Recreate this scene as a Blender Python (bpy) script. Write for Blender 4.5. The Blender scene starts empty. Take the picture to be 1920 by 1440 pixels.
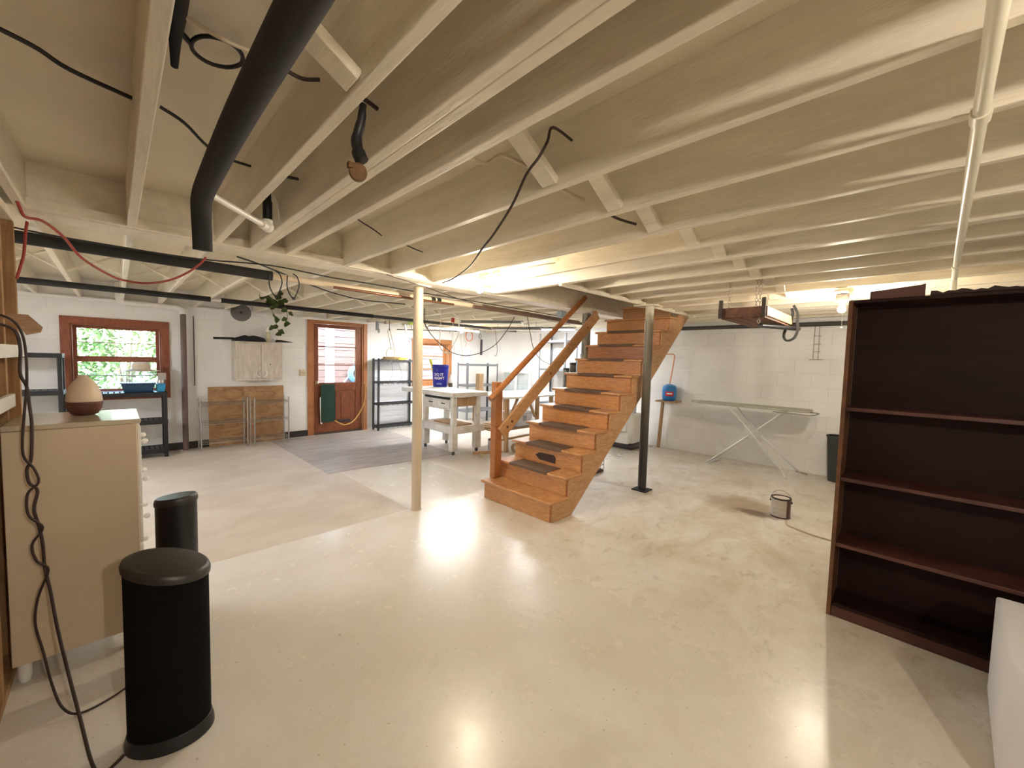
import bpy, bmesh, math, random
from mathutils import Vector, Matrix
random.seed(7)
sc = bpy.context.scene
COL = sc.collection
PI = math.pi

# ---------------------------------------------------------------- camera
def cam_matrix(yaw, pitch, roll, pos):
    F = Vector((math.sin(yaw)*math.cos(pitch), math.cos(yaw)*math.cos(pitch), -math.sin(pitch)))
    r = Vector((math.cos(yaw), -math.sin(yaw), 0)); u = r.cross(F)
    c, s = math.cos(roll), math.sin(roll)
    X = r*c + u*s; Y = -r*s + u*c; Z = -F
    m = Matrix(((X.x, Y.x, Z.x, pos[0]), (X.y, Y.y, Z.y, pos[1]), (X.z, Y.z, Z.z, pos[2]), (0, 0, 0, 1)))
    return m
cd = bpy.data.cameras.new('camera'); cam = bpy.data.objects.new('camera', cd); COL.objects.link(cam)
cd.sensor_width = 36; cd.lens = 747.48/1920*36; cd.clip_start = 0.02; cd.clip_end = 200
cam.matrix_world = cam_matrix(0.783292, 0.0588625, 0.0254585, (0, 0, 1.5))
sc.camera = cam

# ---------------------------------------------------------------- world, exposure
w = bpy.data.worlds.new('world'); sc.world = w; w.use_nodes = True
nt = w.node_tree; nt.nodes.clear()
sky = nt.nodes.new('ShaderNodeTexSky'); sky.sky_type = 'NISHITA'; sky.sun_disc = False
sky.sun_elevation = math.radians(48); sky.sun_rotation = math.radians(200); sky.air_density = 1.2; sky.dust_density = 2.0
bg = nt.nodes.new('ShaderNodeBackground'); bg.inputs[1].default_value = .8
out = nt.nodes.new('ShaderNodeOutputWorld')
nt.links.new(sky.outputs[0], bg.inputs[0]); nt.links.new(bg.outputs[0], out.inputs[0])
sc.view_settings.view_transform = 'Standard'; sc.view_settings.look = 'None'
sc.view_settings.gamma = 1; sc.view_settings.use_curve_mapping = False
sc.view_settings.exposure = 3.0
sc.cycles.use_denoising = True
sc.cycles.max_bounces = 9; sc.cycles.diffuse_bounces = 5; sc.cycles.transparent_max_bounces = 12
sc.cycles.caustics_reflective = False; sc.cycles.caustics_refractive = False
sc.cycles.sample_clamp_indirect = 6

# ---------------------------------------------------------------- materials
MC = {}
def pm(name, col, rough=.6, metal=0., var=.0, scale=8., stretch=(1, 1, 1), bump=0., bscale=None, col2=None, spec=.5, trans=0., emit=None, es=0., alpha=1., coat=0.):
    if name in MC: return MC[name]
    m = bpy.data.materials.new(name); m.use_nodes = True; n = m.node_tree.nodes; l = m.node_tree.links
    b = n['Principled BSDF']
    b.inputs['Base Color'].default_value = (*col, 1); b.inputs['Roughness'].default_value = rough
    b.inputs['Metallic'].default_value = metal; b.inputs['Specular IOR Level'].default_value = spec
    b.inputs['Transmission Weight'].default_value = trans; b.inputs['Alpha'].default_value = alpha
    b.inputs['Coat Weight'].default_value = coat
    if emit: b.inputs['Emission Color'].default_value = (*emit, 1); b.inputs['Emission Strength'].default_value = es
    if var or bump or col2:
        tc = n.new('ShaderNodeTexCoord'); mp = n.new('ShaderNodeMapping'); mp.inputs['Scale'].default_value = stretch
        l.new(tc.outputs['Object'], mp.inputs[0])
        ns = n.new('ShaderNodeTexNoise'); ns.inputs['Scale'].default_value = scale; ns.inputs['Detail'].default_value = 6; ns.inputs['Roughness'].default_value = .6
        l.new(mp.outputs[0], ns.inputs[0])
        if var or col2:
            rp = n.new('ShaderNodeValToRGB'); c2 = col2 or tuple(max(0, c*(1-var)) for c in col)
            rp.color_ramp.elements[0].position = .32; rp.color_ramp.elements[0].color = (*c2, 1)
            rp.color_ramp.elements[1].position = .66; rp.color_ramp.elements[1].color = (*col, 1)
            l.new(ns.outputs[0], rp.inputs[0]); l.new(rp.outputs[0], b.inputs['Base Color'])
        if bump:
            n2 = ns
            if bscale:
                n2 = n.new('ShaderNodeTexNoise'); n2.inputs['Scale'].default_value = bscale; n2.inputs['Detail'].default_value = 4; l.new(mp.outputs[0], n2.inputs[0])
            bp = n.new('ShaderNodeBump'); bp.inputs['Strength'].default_value = bump; bp.inputs['Distance'].default_value = .01
            l.new(n2.outputs[0], bp.inputs['Height']); l.new(bp.outputs[0], b.inputs['Normal'])
    MC[name] = m; return m

def wood(name, c1, c2, rough=.45, grain=(1, 12, 12), scale=3., bump=.1, dist=2.5, coat=0.):
    if name in MC: return MC[name]
    m = bpy.data.materials.new(name); m.use_nodes = True; n = m.node_tree.nodes; l = m.node_tree.links
    b = n['Principled BSDF']; b.inputs['Roughness'].default_value = rough; b.inputs['Coat Weight'].default_value = coat
    tc = n.new('ShaderNodeTexCoord'); mp = n.new('ShaderNodeMapping'); mp.inputs['Scale'].default_value = grain
    l.new(tc.outputs['Object'], mp.inputs[0])
    ns = n.new('ShaderNodeTexNoise'); ns.inputs['Scale'].default_value = scale; ns.inputs['Detail'].default_value = 8; ns.inputs['Roughness'].default_value = .65; ns.inputs['Distortion'].default_value = dist
    l.new(mp.outputs[0], ns.inputs[0])
    rp = n.new('ShaderNodeValToRGB')
    rp.color_ramp.elements[0].position = .35; rp.color_ramp.elements[0].color = (*c2, 1)
    rp.color_ramp.elements[1].position = .62; rp.color_ramp.elements[1].color = (*c1, 1)
    l.new(ns.outputs[0], rp.inputs[0]); l.new(rp.outputs[0], b.inputs['Base Color'])
    bp = n.new('ShaderNodeBump'); bp.inputs['Strength'].default_value = bump; bp.inputs['Distance'].default_value = .004
    l.new(ns.outputs[0], bp.inputs['Height']); l.new(bp.outputs[0], b.inputs['Normal'])
    MC[name] = m; return m

def emat(name, col, s):
    if name in MC: return MC[name]
    m = bpy.data.materials.new(name); m.use_nodes = True; n = m.node_tree.nodes; n.clear()
    e = n.new('ShaderNodeEmission'); e.inputs[0].default_value = (*col, 1); e.inputs[1].default_value = s
    o = n.new('ShaderNodeOutputMaterial'); m.node_tree.links.new(e.outputs[0], o.inputs[0]); MC[name] = m; return m

def glassmat():
    m = bpy.data.materials.new('pane_glass'); m.use_nodes = True; n = m.node_tree.nodes; n.clear(); l = m.node_tree.links
    t = n.new('ShaderNodeBsdfTransparent'); t.inputs[0].default_value = (.93, .96, .97, 1)
    g = n.new('ShaderNodeBsdfGlossy'); g.inputs['Roughness'].default_value = .03
    mx = n.new('ShaderNodeMixShader'); o = n.new('ShaderNodeOutputMaterial')
    mx.inputs[0].default_value = .07; l.new(t.outputs[0], mx.inputs[1]); l.new(g.outputs[0], mx.inputs[2]); l.new(mx.outputs[0], o.inputs[0])
    return m
GLASS = glassmat()

CREAM = pm('cream_paint', (.80, .72, .57), .55, var=.10, scale=2.2, stretch=(1, 1, 1), bump=.12, bscale=40)
CREAM_J = pm('cream_joist_paint', (.87, .80, .66), .5, var=.14, scale=3, stretch=(6, 1, 6), bump=.25, bscale=14)
WHITEP = pm('white_paint', (.84, .83, .80), .5, var=.07, scale=5, bump=.08, bscale=50)
BLACKPL = pm('black_plastic', (.007, .007, .009), .42)
BLACKM = pm('black_matte', (.010, .010, .010), .7)
DKRUB = pm('dark_foam', (.004, .004, .004), .9, bump=.2, bscale=60, spec=.12)
CHROME = pm('chrome_wire', (.45, .44, .42), .28, 1.)
GREYM = pm('grey_metal', (.24, .25, .27), .4, .6)
WTABLE = pm('white_enamel', (.86, .86, .84), .4, var=.05, scale=4)
PVC = pm('white_pipe', (.82, .80, .74), .35)
OAK = wood('stair_oak', (.60, .31, .13), (.40, .175, .06), .36, (1, 1.2, 9), 3.2, .1, 3.2)
OAKS = [OAK, wood('stair_oak_warm', (.64, .30, .10), (.38, .15, .04), .36, (1.3, 1.0, 8), 4.1, .1, 3.8), wood('stair_oak_red', (.46, .19, .075), (.30, .105, .035), .38, (1, 1.3, 10), 2.6, .1, 2.4)]
OAK2 = wood('stair_oak_side', (.58, .34, .17), (.42, .21, .09), .45, (1.2, 3, 7), 3, .1, 2.5)
PINE = wood('pine_board', (.56, .32, .155), (.44, .22, .09), .5, (1.5, 4, 5), 2.5, .08, 2.)
RAILW = wood('handrail_wood', (.42, .17, .055), (.30, .105, .03), .35, (2, 5, 5), 3)
REDW = wood('red_brown_wood', (.25, .075, .028), (.16, .042, .015), .42, (5, 5, 1), 2.5, .06, 2)
CASEW = wood('casing_wood', (.46, .20, .075), (.33, .12, .04), .42, (6, 6, 1), 2.5, .06, 2)
WINW = wood('window_wood', (.30, .088, .038), (.20, .050, .020), .5, (6, 6, 1.5), 2.5, .08, 2)
STUDW = wood('stud_wood', (.42, .25, .12), (.28, .145, .06), .7, (8, 8, 1), 2, .1, 2)
PLY = wood('stained_plywood', (.44, .26, .12), (.24, .11, .04), .7, (1, 1, 2.2), 2.2, .05, 3)
MAHOG = wood('dark_mahogany', (.022, .006, .005), (.013, .004, .003), .62, (5, 1, 5), 2, .03, 1)
MAHOG.node_tree.nodes['Principled BSDF'].inputs['Specular IOR Level'].default_value = .2
MAHOGS = wood('mahogany_shelf', (.085, .028, .020), (.05, .016, .012), .45, (5, 1, 5), 2, .03, 1)
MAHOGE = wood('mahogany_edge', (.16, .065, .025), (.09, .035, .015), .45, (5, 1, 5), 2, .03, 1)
BARE = wood('bare_wood', (.50, .33, .18), (.36, .21, .10), .65, (6, 6, 1), 2, .06, 2)

# ---------------------------------------------------------------- mesh builder
class MB:
    def __init__(s): s.bm = bmesh.new()
    def _grid(s, pts, faces):
        vs = [s.bm.verts.new(p) for p in pts]
        for f in faces:
            try: s.bm.faces.new([vs[i] for i in f])
            except ValueError: pass
    def box(s, x0, x1, y0, y1, z0, z1, M=None):
        x0, x1 = min(x0, x1), max(x0, x1); y0, y1 = min(y0, y1), max(y0, y1); z0, z1 = min(z0, z1), max(z0, z1)
        p = [Vector((x, y, z)) for z in (z0, z1) for y in (y0, y1) for x in (x0, x1)]
        if M: p = [M @ v for v in p]
        s._grid(p, [(0, 2, 3, 1), (4, 5, 7, 6), (0, 1, 5, 4), (2, 6, 7, 3), (0, 4, 6, 2), (1, 3, 7, 5)])
        return s
    def bar(s, a, b, w, h, up=(0, 0, 1)):          # rectangular bar between two points
        a = Vector(a); b = Vector(b); d = (b-a); L = d.length; d.normalize(); u = Vector(up)
        if abs(d.dot(u)) > .98: u = Vector((0, 1, 0))
        x = d.cross(u).normalized(); z = x.cross(d).normalized()
        p = []
        for t in (a, b):
            for i, j in ((-1, -1), (1, -1), (1, 1), (-1, 1)): p.append(t + x*(w/2*i) + z*(h/2*j))
        s._grid(p, [(3, 2, 1, 0), (4, 5, 6, 7), (0, 1, 5, 4), (1, 2, 6, 5), (2, 3, 7, 6), (3, 0, 4, 7)])
        return s
    def tube(s, pts, r, seg=8, closed=False, rs=None):
        pts = [Vector(p) for p in pts]; n = len(pts); rings = []
        prev = None
        for i, p in enumerate(pts):
            if closed: t = pts[(i+1) % n]-pts[i-1]
            else: t = pts[min(i+1, n-1)]-pts[max(i-1, 0)]
            t.normalize()
            if prev is None:
                u = Vector((0, 0, 1)) if abs(t.z) < .9 else Vector((1, 0, 0))
                x = t.cross(u).normalized()
            else:
                x = (prev - t*prev.dot(t)); x = x.normalized() if x.length > 1e-6 else t.orthogonal().normalized()
            prev = x; y = t.cross(x); R = rs[i] if rs else r
            rings.append([s.bm.verts.new(p+(x*math.cos(2*PI*k/seg)+y*math.sin(2*PI*k/seg))*R) for k in range(seg)])
        m = n if closed else n-1
        for i in range(m):
            A, B = rings[i], rings[(i+1) % n]
            for k in range(seg):
                try: s.bm.faces.new((A[k], A[(k+1) % seg], B[(k+1) % seg], B[k]))
                except ValueError: pass
        if not closed:
            s.bm.faces.new(rings[0][::-1]); s.bm.faces.new(rings[-1])
        return s
    def cyl(s, a, b, r, seg=16, r2=None): return s.tube([a, b], r, seg, rs=[r, r if r2 is None else r2])
    def lathe(s, c, prof, seg=24, sx=1., sy=1., rot=0.):   # prof: list of (r, z)
        c = Vector(c); rings = []
        cr, sr = math.cos(rot), math.sin(rot)
        for r, z in prof:
            if r < 1e-5: rings.append([s.bm.verts.new(c+Vector((0, 0, z)))])
            else:
                L = []
                for k in range(seg):
                    x = r*sx*math.cos(2*PI*k/seg); y = r*sy*math.sin(2*PI*k/seg)
                    L.append(s.bm.verts.new(c+Vector((x*cr-y*sr, x*sr+y*cr, z))))
                rings.append(L)
        for A, B in zip(rings, rings[1:]):
            for k in range(seg):
                a = [A[0]] if len(A) == 1 else [A[k], A[(k+1) % seg]]
                b = [B[0]] if len(B) == 1 else [B[(k+1) % seg], B[k]]
                f = a+b
                if len(f) > 2: s.bm.faces.new(f)
        if len(rings[0]) > 1: s.bm.faces.new(rings[0][::-1])
        if len(rings[-1]) > 1: s.bm.faces.new(rings[-1])
        return s
    def ball(s, c, r, seg=14, sz=1.):
        n = seg//2
        return s.lathe(c, [(r*math.sin(PI*i/n), -r*sz*math.cos(PI*i/n)) for i in range(n+1)], seg)
    def prism(s, poly, d):                 # polygon of 3D points extruded by vector d
        P = [Vector(p) for p in poly]; d = Vector(d); n = len(P)
        s._grid(P+[p+d for p in P], [tuple(range(n))[::-1], tuple(range(n, 2*n))]+[(i, (i+1) % n, n+(i+1) % n, n+i) for i in range(n)])
        return s
    def leaf(s, c, d, w, l, up):
        c = Vector(c); d = Vector(d).normalized(); x = d.cross(Vector(up)).normalized(); n = x.cross(d)*w*.25
        P = [c, c+d*l*.35+x*w*.5+n, c+d*l*.8+x*w*.25, c+d*l, c+d*l*.8-x*w*.25, c+d*l*.35-x*w*.5+n, c+d*l*.5-n*.4]
        s._grid(P, [(0, 1, 6), (1, 2, 6), (2, 3, 6), (3, 4, 6), (4, 5, 6), (5, 0, 6)]); return s
    def build(s, name, mat, parent=None, loc=None, bevel=0, sharp=38, kind=None, label=None):
        bmesh.ops.recalc_face_normals(s.bm, faces=s.bm.faces)
        o0 = Vector((0, 0, 0))
        if parent is not None: o0 = Vector(parent['_o'])
        elif loc is not None: o0 = Vector(loc)
        me = bpy.data.meshes.new(name)
        for v in s.bm.verts: v.co -= o0
        s.bm.to_mesh(me); s.bm.free()
        for p in me.polygons: p.use_smooth = True
        me.set_sharp_from_angle(angle=math.radians(sharp))
        me.materials.append(mat)
        o = bpy.data.objects.new(name, me); COL.objects.link(o)
        if parent is not None: o.parent = parent
        else: o.location = o0
        o['_o'] = tuple(o0)
        if bevel:
            md = o.modifiers.new('bevel', 'BEVEL'); md.width = bevel; md.segments = 2; md.limit_method = 'ANGLE'; md.angle_limit = math.radians(50)
        if kind: o['kind'] = kind
        if label: o['label'] = label
        return o

def smooth(pts, n=5):          # Catmull-Rom through points
    P = [Vector(p) for p in pts]; P = [P[0]*2-P[1]]+P+[P[-1]*2-P[-2]]; R = []
    for i in range(1, len(P)-2):
        a, b, c, d = P[i-1:i+3]
        for k in range(n):
            t = k/n; R.append(.5*((2*b)+(c-a)*t+(2*a-5*b+4*c-d)*t*t+(3*b-a-3*c+d)*t**3))
    R.append(P[-2]); return R
def tag(o, label, cat, group=None):
    o['label'] = label; o['category'] = cat
    if group: o['group'] = group
    return o
def thing(name, label, cat, loc=(0, 0, 0), group=None):
    o = bpy.data.objects.new(name, None); COL.objects.link(o); o.location = loc; o['_o'] = tuple(loc); o.empty_display_size = .1
    return tag(o, label, cat, group)
def solo(mb, name, label, cat, mat, loc, bevel=0, group=None, sharp=38):
    return tag(mb.build(name, mat, loc=loc, bevel=bevel, sharp=sharp), label, cat, group)
def dup(root, loc, label=None, group=None, rotz=0.):
    r = root.copy(); COL.objects.link(r); r.location = loc; r.rotation_euler.z = rotz
    if label: r['label'] = label
    if group: r['group'] = group
    for ch in list(root.children):
        c = ch.copy(); COL.objects.link(c); c.parent = r
        for g in list(ch.children):
            d = g.copy(); COL.objects.link(d); d.parent = c
    return r

X0, X1, Y0, Y1 = -3.2, 7.0, -2.4, 7.9      # inside faces of the walls
ZJ, ZC = 2.2, 2.44                         # joist underside, subfloor underside

# ================================================================ SETTING
def block_wall_mat(name, c1, c2, axis, mort=.92, bs=.4):
    m = bpy.data.materials.new(name); m.use_nodes = True; n = m.node_tree.nodes; l = m.node_tree.links
    b = n['Principled BSDF']; b.inputs['Roughness'].default_value = .6
    tc = n.new('ShaderNodeTexCoord'); sp = n.new('ShaderNodeSeparateXYZ'); cb = n.new('ShaderNodeCombineXYZ')
    l.new(tc.outputs['Object'], sp.inputs[0]); l.new(sp.outputs[axis], cb.inputs[0]); l.new(sp.outputs[2], cb.inputs[1])
    br = n.new('ShaderNodeTexBrick'); br.inputs['Scale'].default_value = 1; br.inputs['Mortar Size'].default_value = .006
    br.inputs['Mortar Smooth'].default_value = .6; br.inputs['Brick Width'].default_value = .406; br.inputs['Row Height'].default_value = .203
    br.inputs['Color1'].default_value = (1, 1, 1, 1); br.inputs['Color2'].default_value = (.97, .97, .97, 1); br.inputs['Mortar'].default_value = (*(mort,)*3, 1)
    l.new(cb.outputs[0], br.inputs[0])
    ns = n.new('ShaderNodeTexNoise'); ns.inputs['Scale'].default_value = 1.7; ns.inputs['Detail'].default_value = 7; l.new(tc.outputs['Object'], ns.inputs[0])
    rp = n.new('ShaderNodeValToRGB'); rp.color_ramp.elements[0].position = .3; rp.color_ramp.elements[0].color = (*c2, 1)
    rp.color_ramp.elements[1].position = .62; rp.color_ramp.elements[1].color = (*c1, 1); l.new(ns.outputs[0], rp.inputs[0])
    mx = n.new('ShaderNodeMix'); mx.data_type = 'RGBA'; mx.blend_type = 'MULTIPLY'; mx.inputs[0].default_value = 1
    l.new(rp.outputs[0], mx.inputs[6]); l.new(br.outputs[0], mx.inputs[7]); l.new(mx.outputs[2], b.inputs['Base Color'])
    n2 = n.new('ShaderNodeTexNoise'); n2.inputs['Scale'].default_value = 60; l.new(tc.outputs['Object'], n2.inputs[0])
    ad = n.new('ShaderNodeMath'); ad.operation = 'MULTIPLY_ADD'; ad.inputs[1].default_value = .25; l.new(n2.outputs[0], ad.inputs[0])
    inv = n.new('ShaderNodeMath'); inv.operation = 'SUBTRACT'; inv.inputs[0].default_value = 1; l.new(br.outputs['Fac'], inv.inputs[1]); l.new(inv.outputs[0], ad.inputs[2])
    bp = n.new('ShaderNodeBump'); bp.inputs['Strength'].default_value = bs; bp.inputs['Distance'].default_value = .006
    l.new(ad.outputs[0], bp.inputs['Height']); l.new(bp.outputs[0], b.inputs['Normal'])
    return m
WALL_R = block_wall_mat('painted_block_right', (.87, .87, .86), (.79, .78, .76), 1)
WALL_B = block_wall_mat('painted_block_far', (.87, .86, .84), (.80, .79, .76), 0, .96, .25)

def floor_mat():
    m = bpy.data.materials.new('painted_concrete'); m.use_nodes = True; n = m.node_tree.nodes; l = m.node_tree.links
    b = n['Principled BSDF']
    geo = n.new('ShaderNodeNewGeometry'); sp = n.new('ShaderNodeSeparateXYZ'); l.new(geo.outputs['Position'], sp.inputs[0])
    def noise(s, d=6, r=.6, dist=0., st=None):
        t = n.new('ShaderNodeTexNoise'); t.inputs['Scale'].default_value = s; t.inputs['Detail'].default_value = d; t.inputs['Roughness'].default_value = r; t.inputs['Distortion'].default_value = dist
        if st:
            mp = n.new('ShaderNodeMapping'); mp.inputs['Scale'].default_value = st; l.new(geo.outputs['Position'], mp.inputs[0]); l.new(mp.outputs[0], t.inputs[0])
        else: l.new(geo.outputs['Position'], t.inputs[0])
        return t.outputs[0]
    def math_(op, a, bb=None, clamp=False):
        t = n.new('ShaderNodeMath'); t.operation = op; t.use_clamp = clamp
        for i, v in enumerate((a, bb)):
            if v is None: continue
            if isinstance(v, (int, float)): t.inputs[i].default_value = v
            else: l.new(v, t.inputs[i])
        return t.outputs[0]
    def step(v, a, wd):       # smooth 0..1 as v passes a
        t = n.new('ShaderNodeMapRange'); t.interpolation_type = 'SMOOTHSTEP'; l.new(v, t.inputs[0])
        t.inputs[1].default_value = a-wd; t.inputs[2].default_value = a+wd; return t.outputs[0]
    def mix(f, A, B):
        t = n.new('ShaderNodeMix'); t.data_type = 'RGBA'
        if isinstance(f, float): t.inputs[0].default_value = f
        else: l.new(f, t.inputs[0])
        for i, v in ((6, A), (7, B)):
            if isinstance(v, tuple): t.inputs[i].default_value = (*v, 1)
            else: l.new(v, t.inputs[i])
        return t.outputs[2]
    x, y = sp.outputs[0], sp.outputs[1]
    wob = math_('MULTIPLY', math_('SUBTRACT', noise(3), .5), .10)
    x2 = math_('ADD', x, wob); y2 = math_('ADD', y, wob)
    big = noise(.8, 5); fine = noise(9, 8, .7)
    base = mix(step(big, .5, .16), (.74, .71, .65), (.82, .80, .76))
    base = mix(math_('MULTIPLY', step(noise(2.7, 9, .7, .5), .56, .16), .5), base, (.71, .65, .57))
    base = mix(step(fine, .70, .22), base, (.68, .62, .52))
    # bare beige area left of the pole and beyond
    A = math_('MULTIPLY', math_('SUBTRACT', 1, step(x, 2.04, .012)), step(y, 3.44, .015))
    Bm = math_('MULTIPLY', step(x2, 3.25, .08), math_('MULTIPLY', step(y2, 3.9, .06), math_('SUBTRACT', 1, step(y, 7.6, .1))))
    tan = math_('MAXIMUM', A, math_('MULTIPLY', Bm, .75))
    tcol = mix(step(noise(1.6, 7, .65, .6, (1, 1.6, 1)), .5, .2), (.58, .50, .415), (.68, .615, .53))
    base = mix(tan, base, tcol)
    # worn yellowish concrete on the right side
    wr = math_('MULTIPLY', step(math_('ADD', x, math_('MULTIPLY', math_('SUBTRACT', noise(1.3), .5), 2.2)), 2.55, .7), math_('SUBTRACT', 1, step(y, 3.0, .6)))
    wn = step(noise(1.5, 10, .74, .6, (1, 1.4, 1)), .53, .2)
    base = mix(math_('MULTIPLY', math_('MULTIPLY', wr, wn), .85), base, (.53, .44, .30))
    vein = step(noise(3.6, 10, .75, 1.0, (1, 1.8, 1)), .62, .10)
    base = mix(math_('MULTIPLY', math_('MULTIPLY', wr, vein), .65), base, (.36, .30, .21))
    blot = step(noise(.9, 9, .7, .4), .60, .10)
    base = mix(math_('MULTIPLY', math_('MULTIPLY', blot, math_('SUBTRACT', 1, wr)), .22), base, (.50, .44, .36))
    # brown spill by the can
    dx = math_('DIVIDE', math_('SUBTRACT', x, 4.78), .34); dy = math_('DIVIDE', math_('SUBTRACT', y, 1.25), .42)
    rr = math_('SQRT', math_('ADD', math_('MULTIPLY', dx, dx), math_('MULTIPLY', dy, dy)))
    sp1 = math_('SUBTRACT', 1, step(math_('ADD', rr, math_('MULTIPLY', math_('SUBTRACT', noise(5), .5), 1.3)), .85, .4))
    base = mix(math_('MULTIPLY', sp1, .6), base, (.30, .19, .10))
    dx = math_('DIVIDE', math_('SUBTRACT', x, 4.62), .10); dy = math_('DIVIDE', math_('SUBTRACT', y, 1.06), .20)
    rr = math_('SQRT', math_('ADD', math_('MULTIPLY', dx, dx), math_('MULTIPLY', dy, dy)))
    sp2 = math_('SUBTRACT', 1, step(math_('ADD', rr, math_('MULTIPLY', math_('SUBTRACT', noise(9), .5), 1.4)), .85, .3))
    base = mix(math_('MULTIPLY', sp2, .8), base, (.12, .07, .04))
    # hairline cracks
    vo = n.new('ShaderNodeTexVoronoi'); vo.feature = 'DISTANCE_TO_EDGE'; vo.inputs['Scale'].default_value = .55
    nn = n.new('ShaderNodeTexNoise'); nn.inputs['Scale'].default_value = 2.5; nn.inputs['Detail'].default_value = 6; l.new(geo.outputs['Position'], nn.inputs[0])
    va = n.new('ShaderNodeVectorMath'); va.operation = 'MULTIPLY_ADD'; l.new(nn.outputs[1], va.inputs[0]); va.inputs[1].default_value = (.8, .8, .8); l.new(geo.outputs['Position'], va.inputs[2]); l.new(va.outputs[0], vo.inputs[0])
    ck = math_('MULTIPLY', math_('SUBTRACT', 1, step(vo.outputs[0], .0022, .0018)), step(noise(1.1), .56, .04))
    base = mix(math_('MULTIPLY', ck, .25), base, (.40, .35, .28))
    dots = step(noise(48, 2, .4), .735, .015)
    base = mix(math_('MULTIPLY', dots, .5), base, (.36, .30, .22))
    l.new(base, b.inputs['Base Color'])
    rg = math_('ADD', math_('MULTIPLY', fine, .17), .17)
    rg = math_('ADD', rg, math_('MULTIPLY', tan, .25)); rg = math_('ADD', rg, math_('MULTIPLY', wr, .12))
    l.new(rg, b.inputs['Roughness'])
    bp = n.new('ShaderNodeBump'); bp.inputs['Strength'].default_value = .16; bp.inputs['Distance'].default_value = .004
    h = math_('ADD', noise(14, 6, .65), math_('MULTIPLY', noise(4, 3), .8)); l.new(h, bp.inputs['Height']); l.new(bp.outputs[0], b.inputs['Normal'])
    return m
MB().box(X0-.2, X1+.2, Y0-.2, Y1+.2, -.15, 0).build('floor', floor_mat(), kind='structure')

# walls (far wall has a window, a door and a second window)
W1 = (-.42, .49, .90, 1.85); D1 = (2.60, 3.58, 0, 2.13); W2 = (4.78, 5.68, .95, 1.86)
fw = MB(); T = .22
def seg(x0, x1, z0, z1): fw.box(x0, x1, Y1, Y1+T, z0, z1)
seg(X0-T, W1[0], 0, 2.6); seg(W1[0], W1[1], 0, W1[2]); seg(W1[0], W1[1], W1[3], 2.6); seg(W1[1], D1[0], 0, 2.6)
seg(D1[0], D1[1], D1[3], 2.6); seg(D1[1], W2[0], 0, 2.6); seg(W2[0], W2[1], 0, W2[2]); seg(W2[0], W2[1], W2[3], 2.6); seg(W2[1], X1+T, 0, 2.6)
fw.build('wall_back', WALL_B, kind='structure')
MB().box(X1, X1+T, Y0-T, Y1, 0, 2.6).build('wall_right', WALL_R, kind='structure')
MB().box(X0-T, X0, Y0-T, Y1, 0, 2.6).build('wall_left', WALL_R, kind='structure')
MB().box(X0, X1, Y0-T, Y0, 0, 2.6).build('wall_front', WALL_B, kind='structure')
BB = pm('black_baseboard', (.035, .028, .024), .5)
bb = MB()
bb.box(X0, 2.52, Y1-.015, Y1, 0, .11); bb.build('baseboard_back', BB, kind='structure')
# thin ledge line on top of the block wall
MB().box(X0, X1, Y1-.05, Y1+.01, 2.16, 2.2).build('trim_1', WHITEP, kind='structure')
MB().box(X1-.05, X1+.01, Y0, Y1, 2.16, 2.2).build('trim_2', WHITEP, kind='structure')

# ---- ceiling: subfloor, joists, beams, bridging
SW = (2.89, 5.86, 2.34, 3.20)         # stairwell opening x0,x1,y0,y1
ce = MB()
ce.box(X0-T, SW[0], Y0-T, Y1+T, ZC, ZC+.08); ce.box(SW[1], X1+T, Y0-T, Y1+T, ZC, ZC+.08)
ce.box(SW[0], SW[1], Y0-T, SW[2], ZC, ZC+.08); ce.box(SW[0], SW[1], SW[3], Y1+T, ZC, ZC+.08)
ceiling = ce.build('ceiling', CREAM, kind='structure')
def cpart(mb, name, mat=None, bevel=.003): return mb.build(name, mat or CREAM_J, parent=ceiling, bevel=bevel)
jx = [-3.1, -2.7, -2.3, -1.9, -1.5, -1.1, -.70, -.317, .083, .483, .672, .712, .884, 1.287, 1.687, 2.09, 2.487]
jmid = [3.27, 3.67, 4.07, 4.47, 4.87, 5.27, 5.67]
jr = [6.07, 6.47, 6.87]
def joist(x, y0, y1, dx=0.):
    random.seed(int((x+10)*100+y0)); a = .019
    m = MB(); N = 8
    # a slightly bowed board
    for i in range(N):
        ya, yb = y0+(y1-y0)*i/N, y0+(y1-y0)*(i+1)/N
    m.box(x-a, x+a, y0, y1, ZJ+random.uniform(-.004, .004), ZC+.012)
    return cpart(m, 'joist', bevel=.004)
for x in jx+[2.85, 2.89]: joist(x, Y0, 3.20)
for x in jmid: joist(x, Y0, 2.30)
for x in [5.88, 5.92]+jr: joist(x, Y0, 3.20)
for x in [-3.1, -2.7, -2.3, -1.9, -1.5, -1.1, -.70, -.317, .083, .483, .884, 1.287, 1.687, 2.09, 2.487, 2.88, 3.27, 3.67, 4.07, 4.47, 4.87, 5.27, 5.67, 6.07, 6.47, 6.87]:
    joist(x, 3.40, Y1)
cpart(MB().box(X0, X1, 3.20, 3.40, ZJ-.005, ZC+.012), 'beam')                      # main girder
cpart(MB().box(X0, 2.83, 3.155, 3.198, ZJ-.002, ZJ+.05), 'ledger')            # strip the near joists rest on
cpart(MB().box(2.85, 5.95, 2.30, 2.34, ZJ-.004, ZC+.012), 'header')
cpart(MB().box(2.85, 5.95, 2.262, 2.298, ZJ-.02, ZJ+.022), 'ledger')
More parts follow.
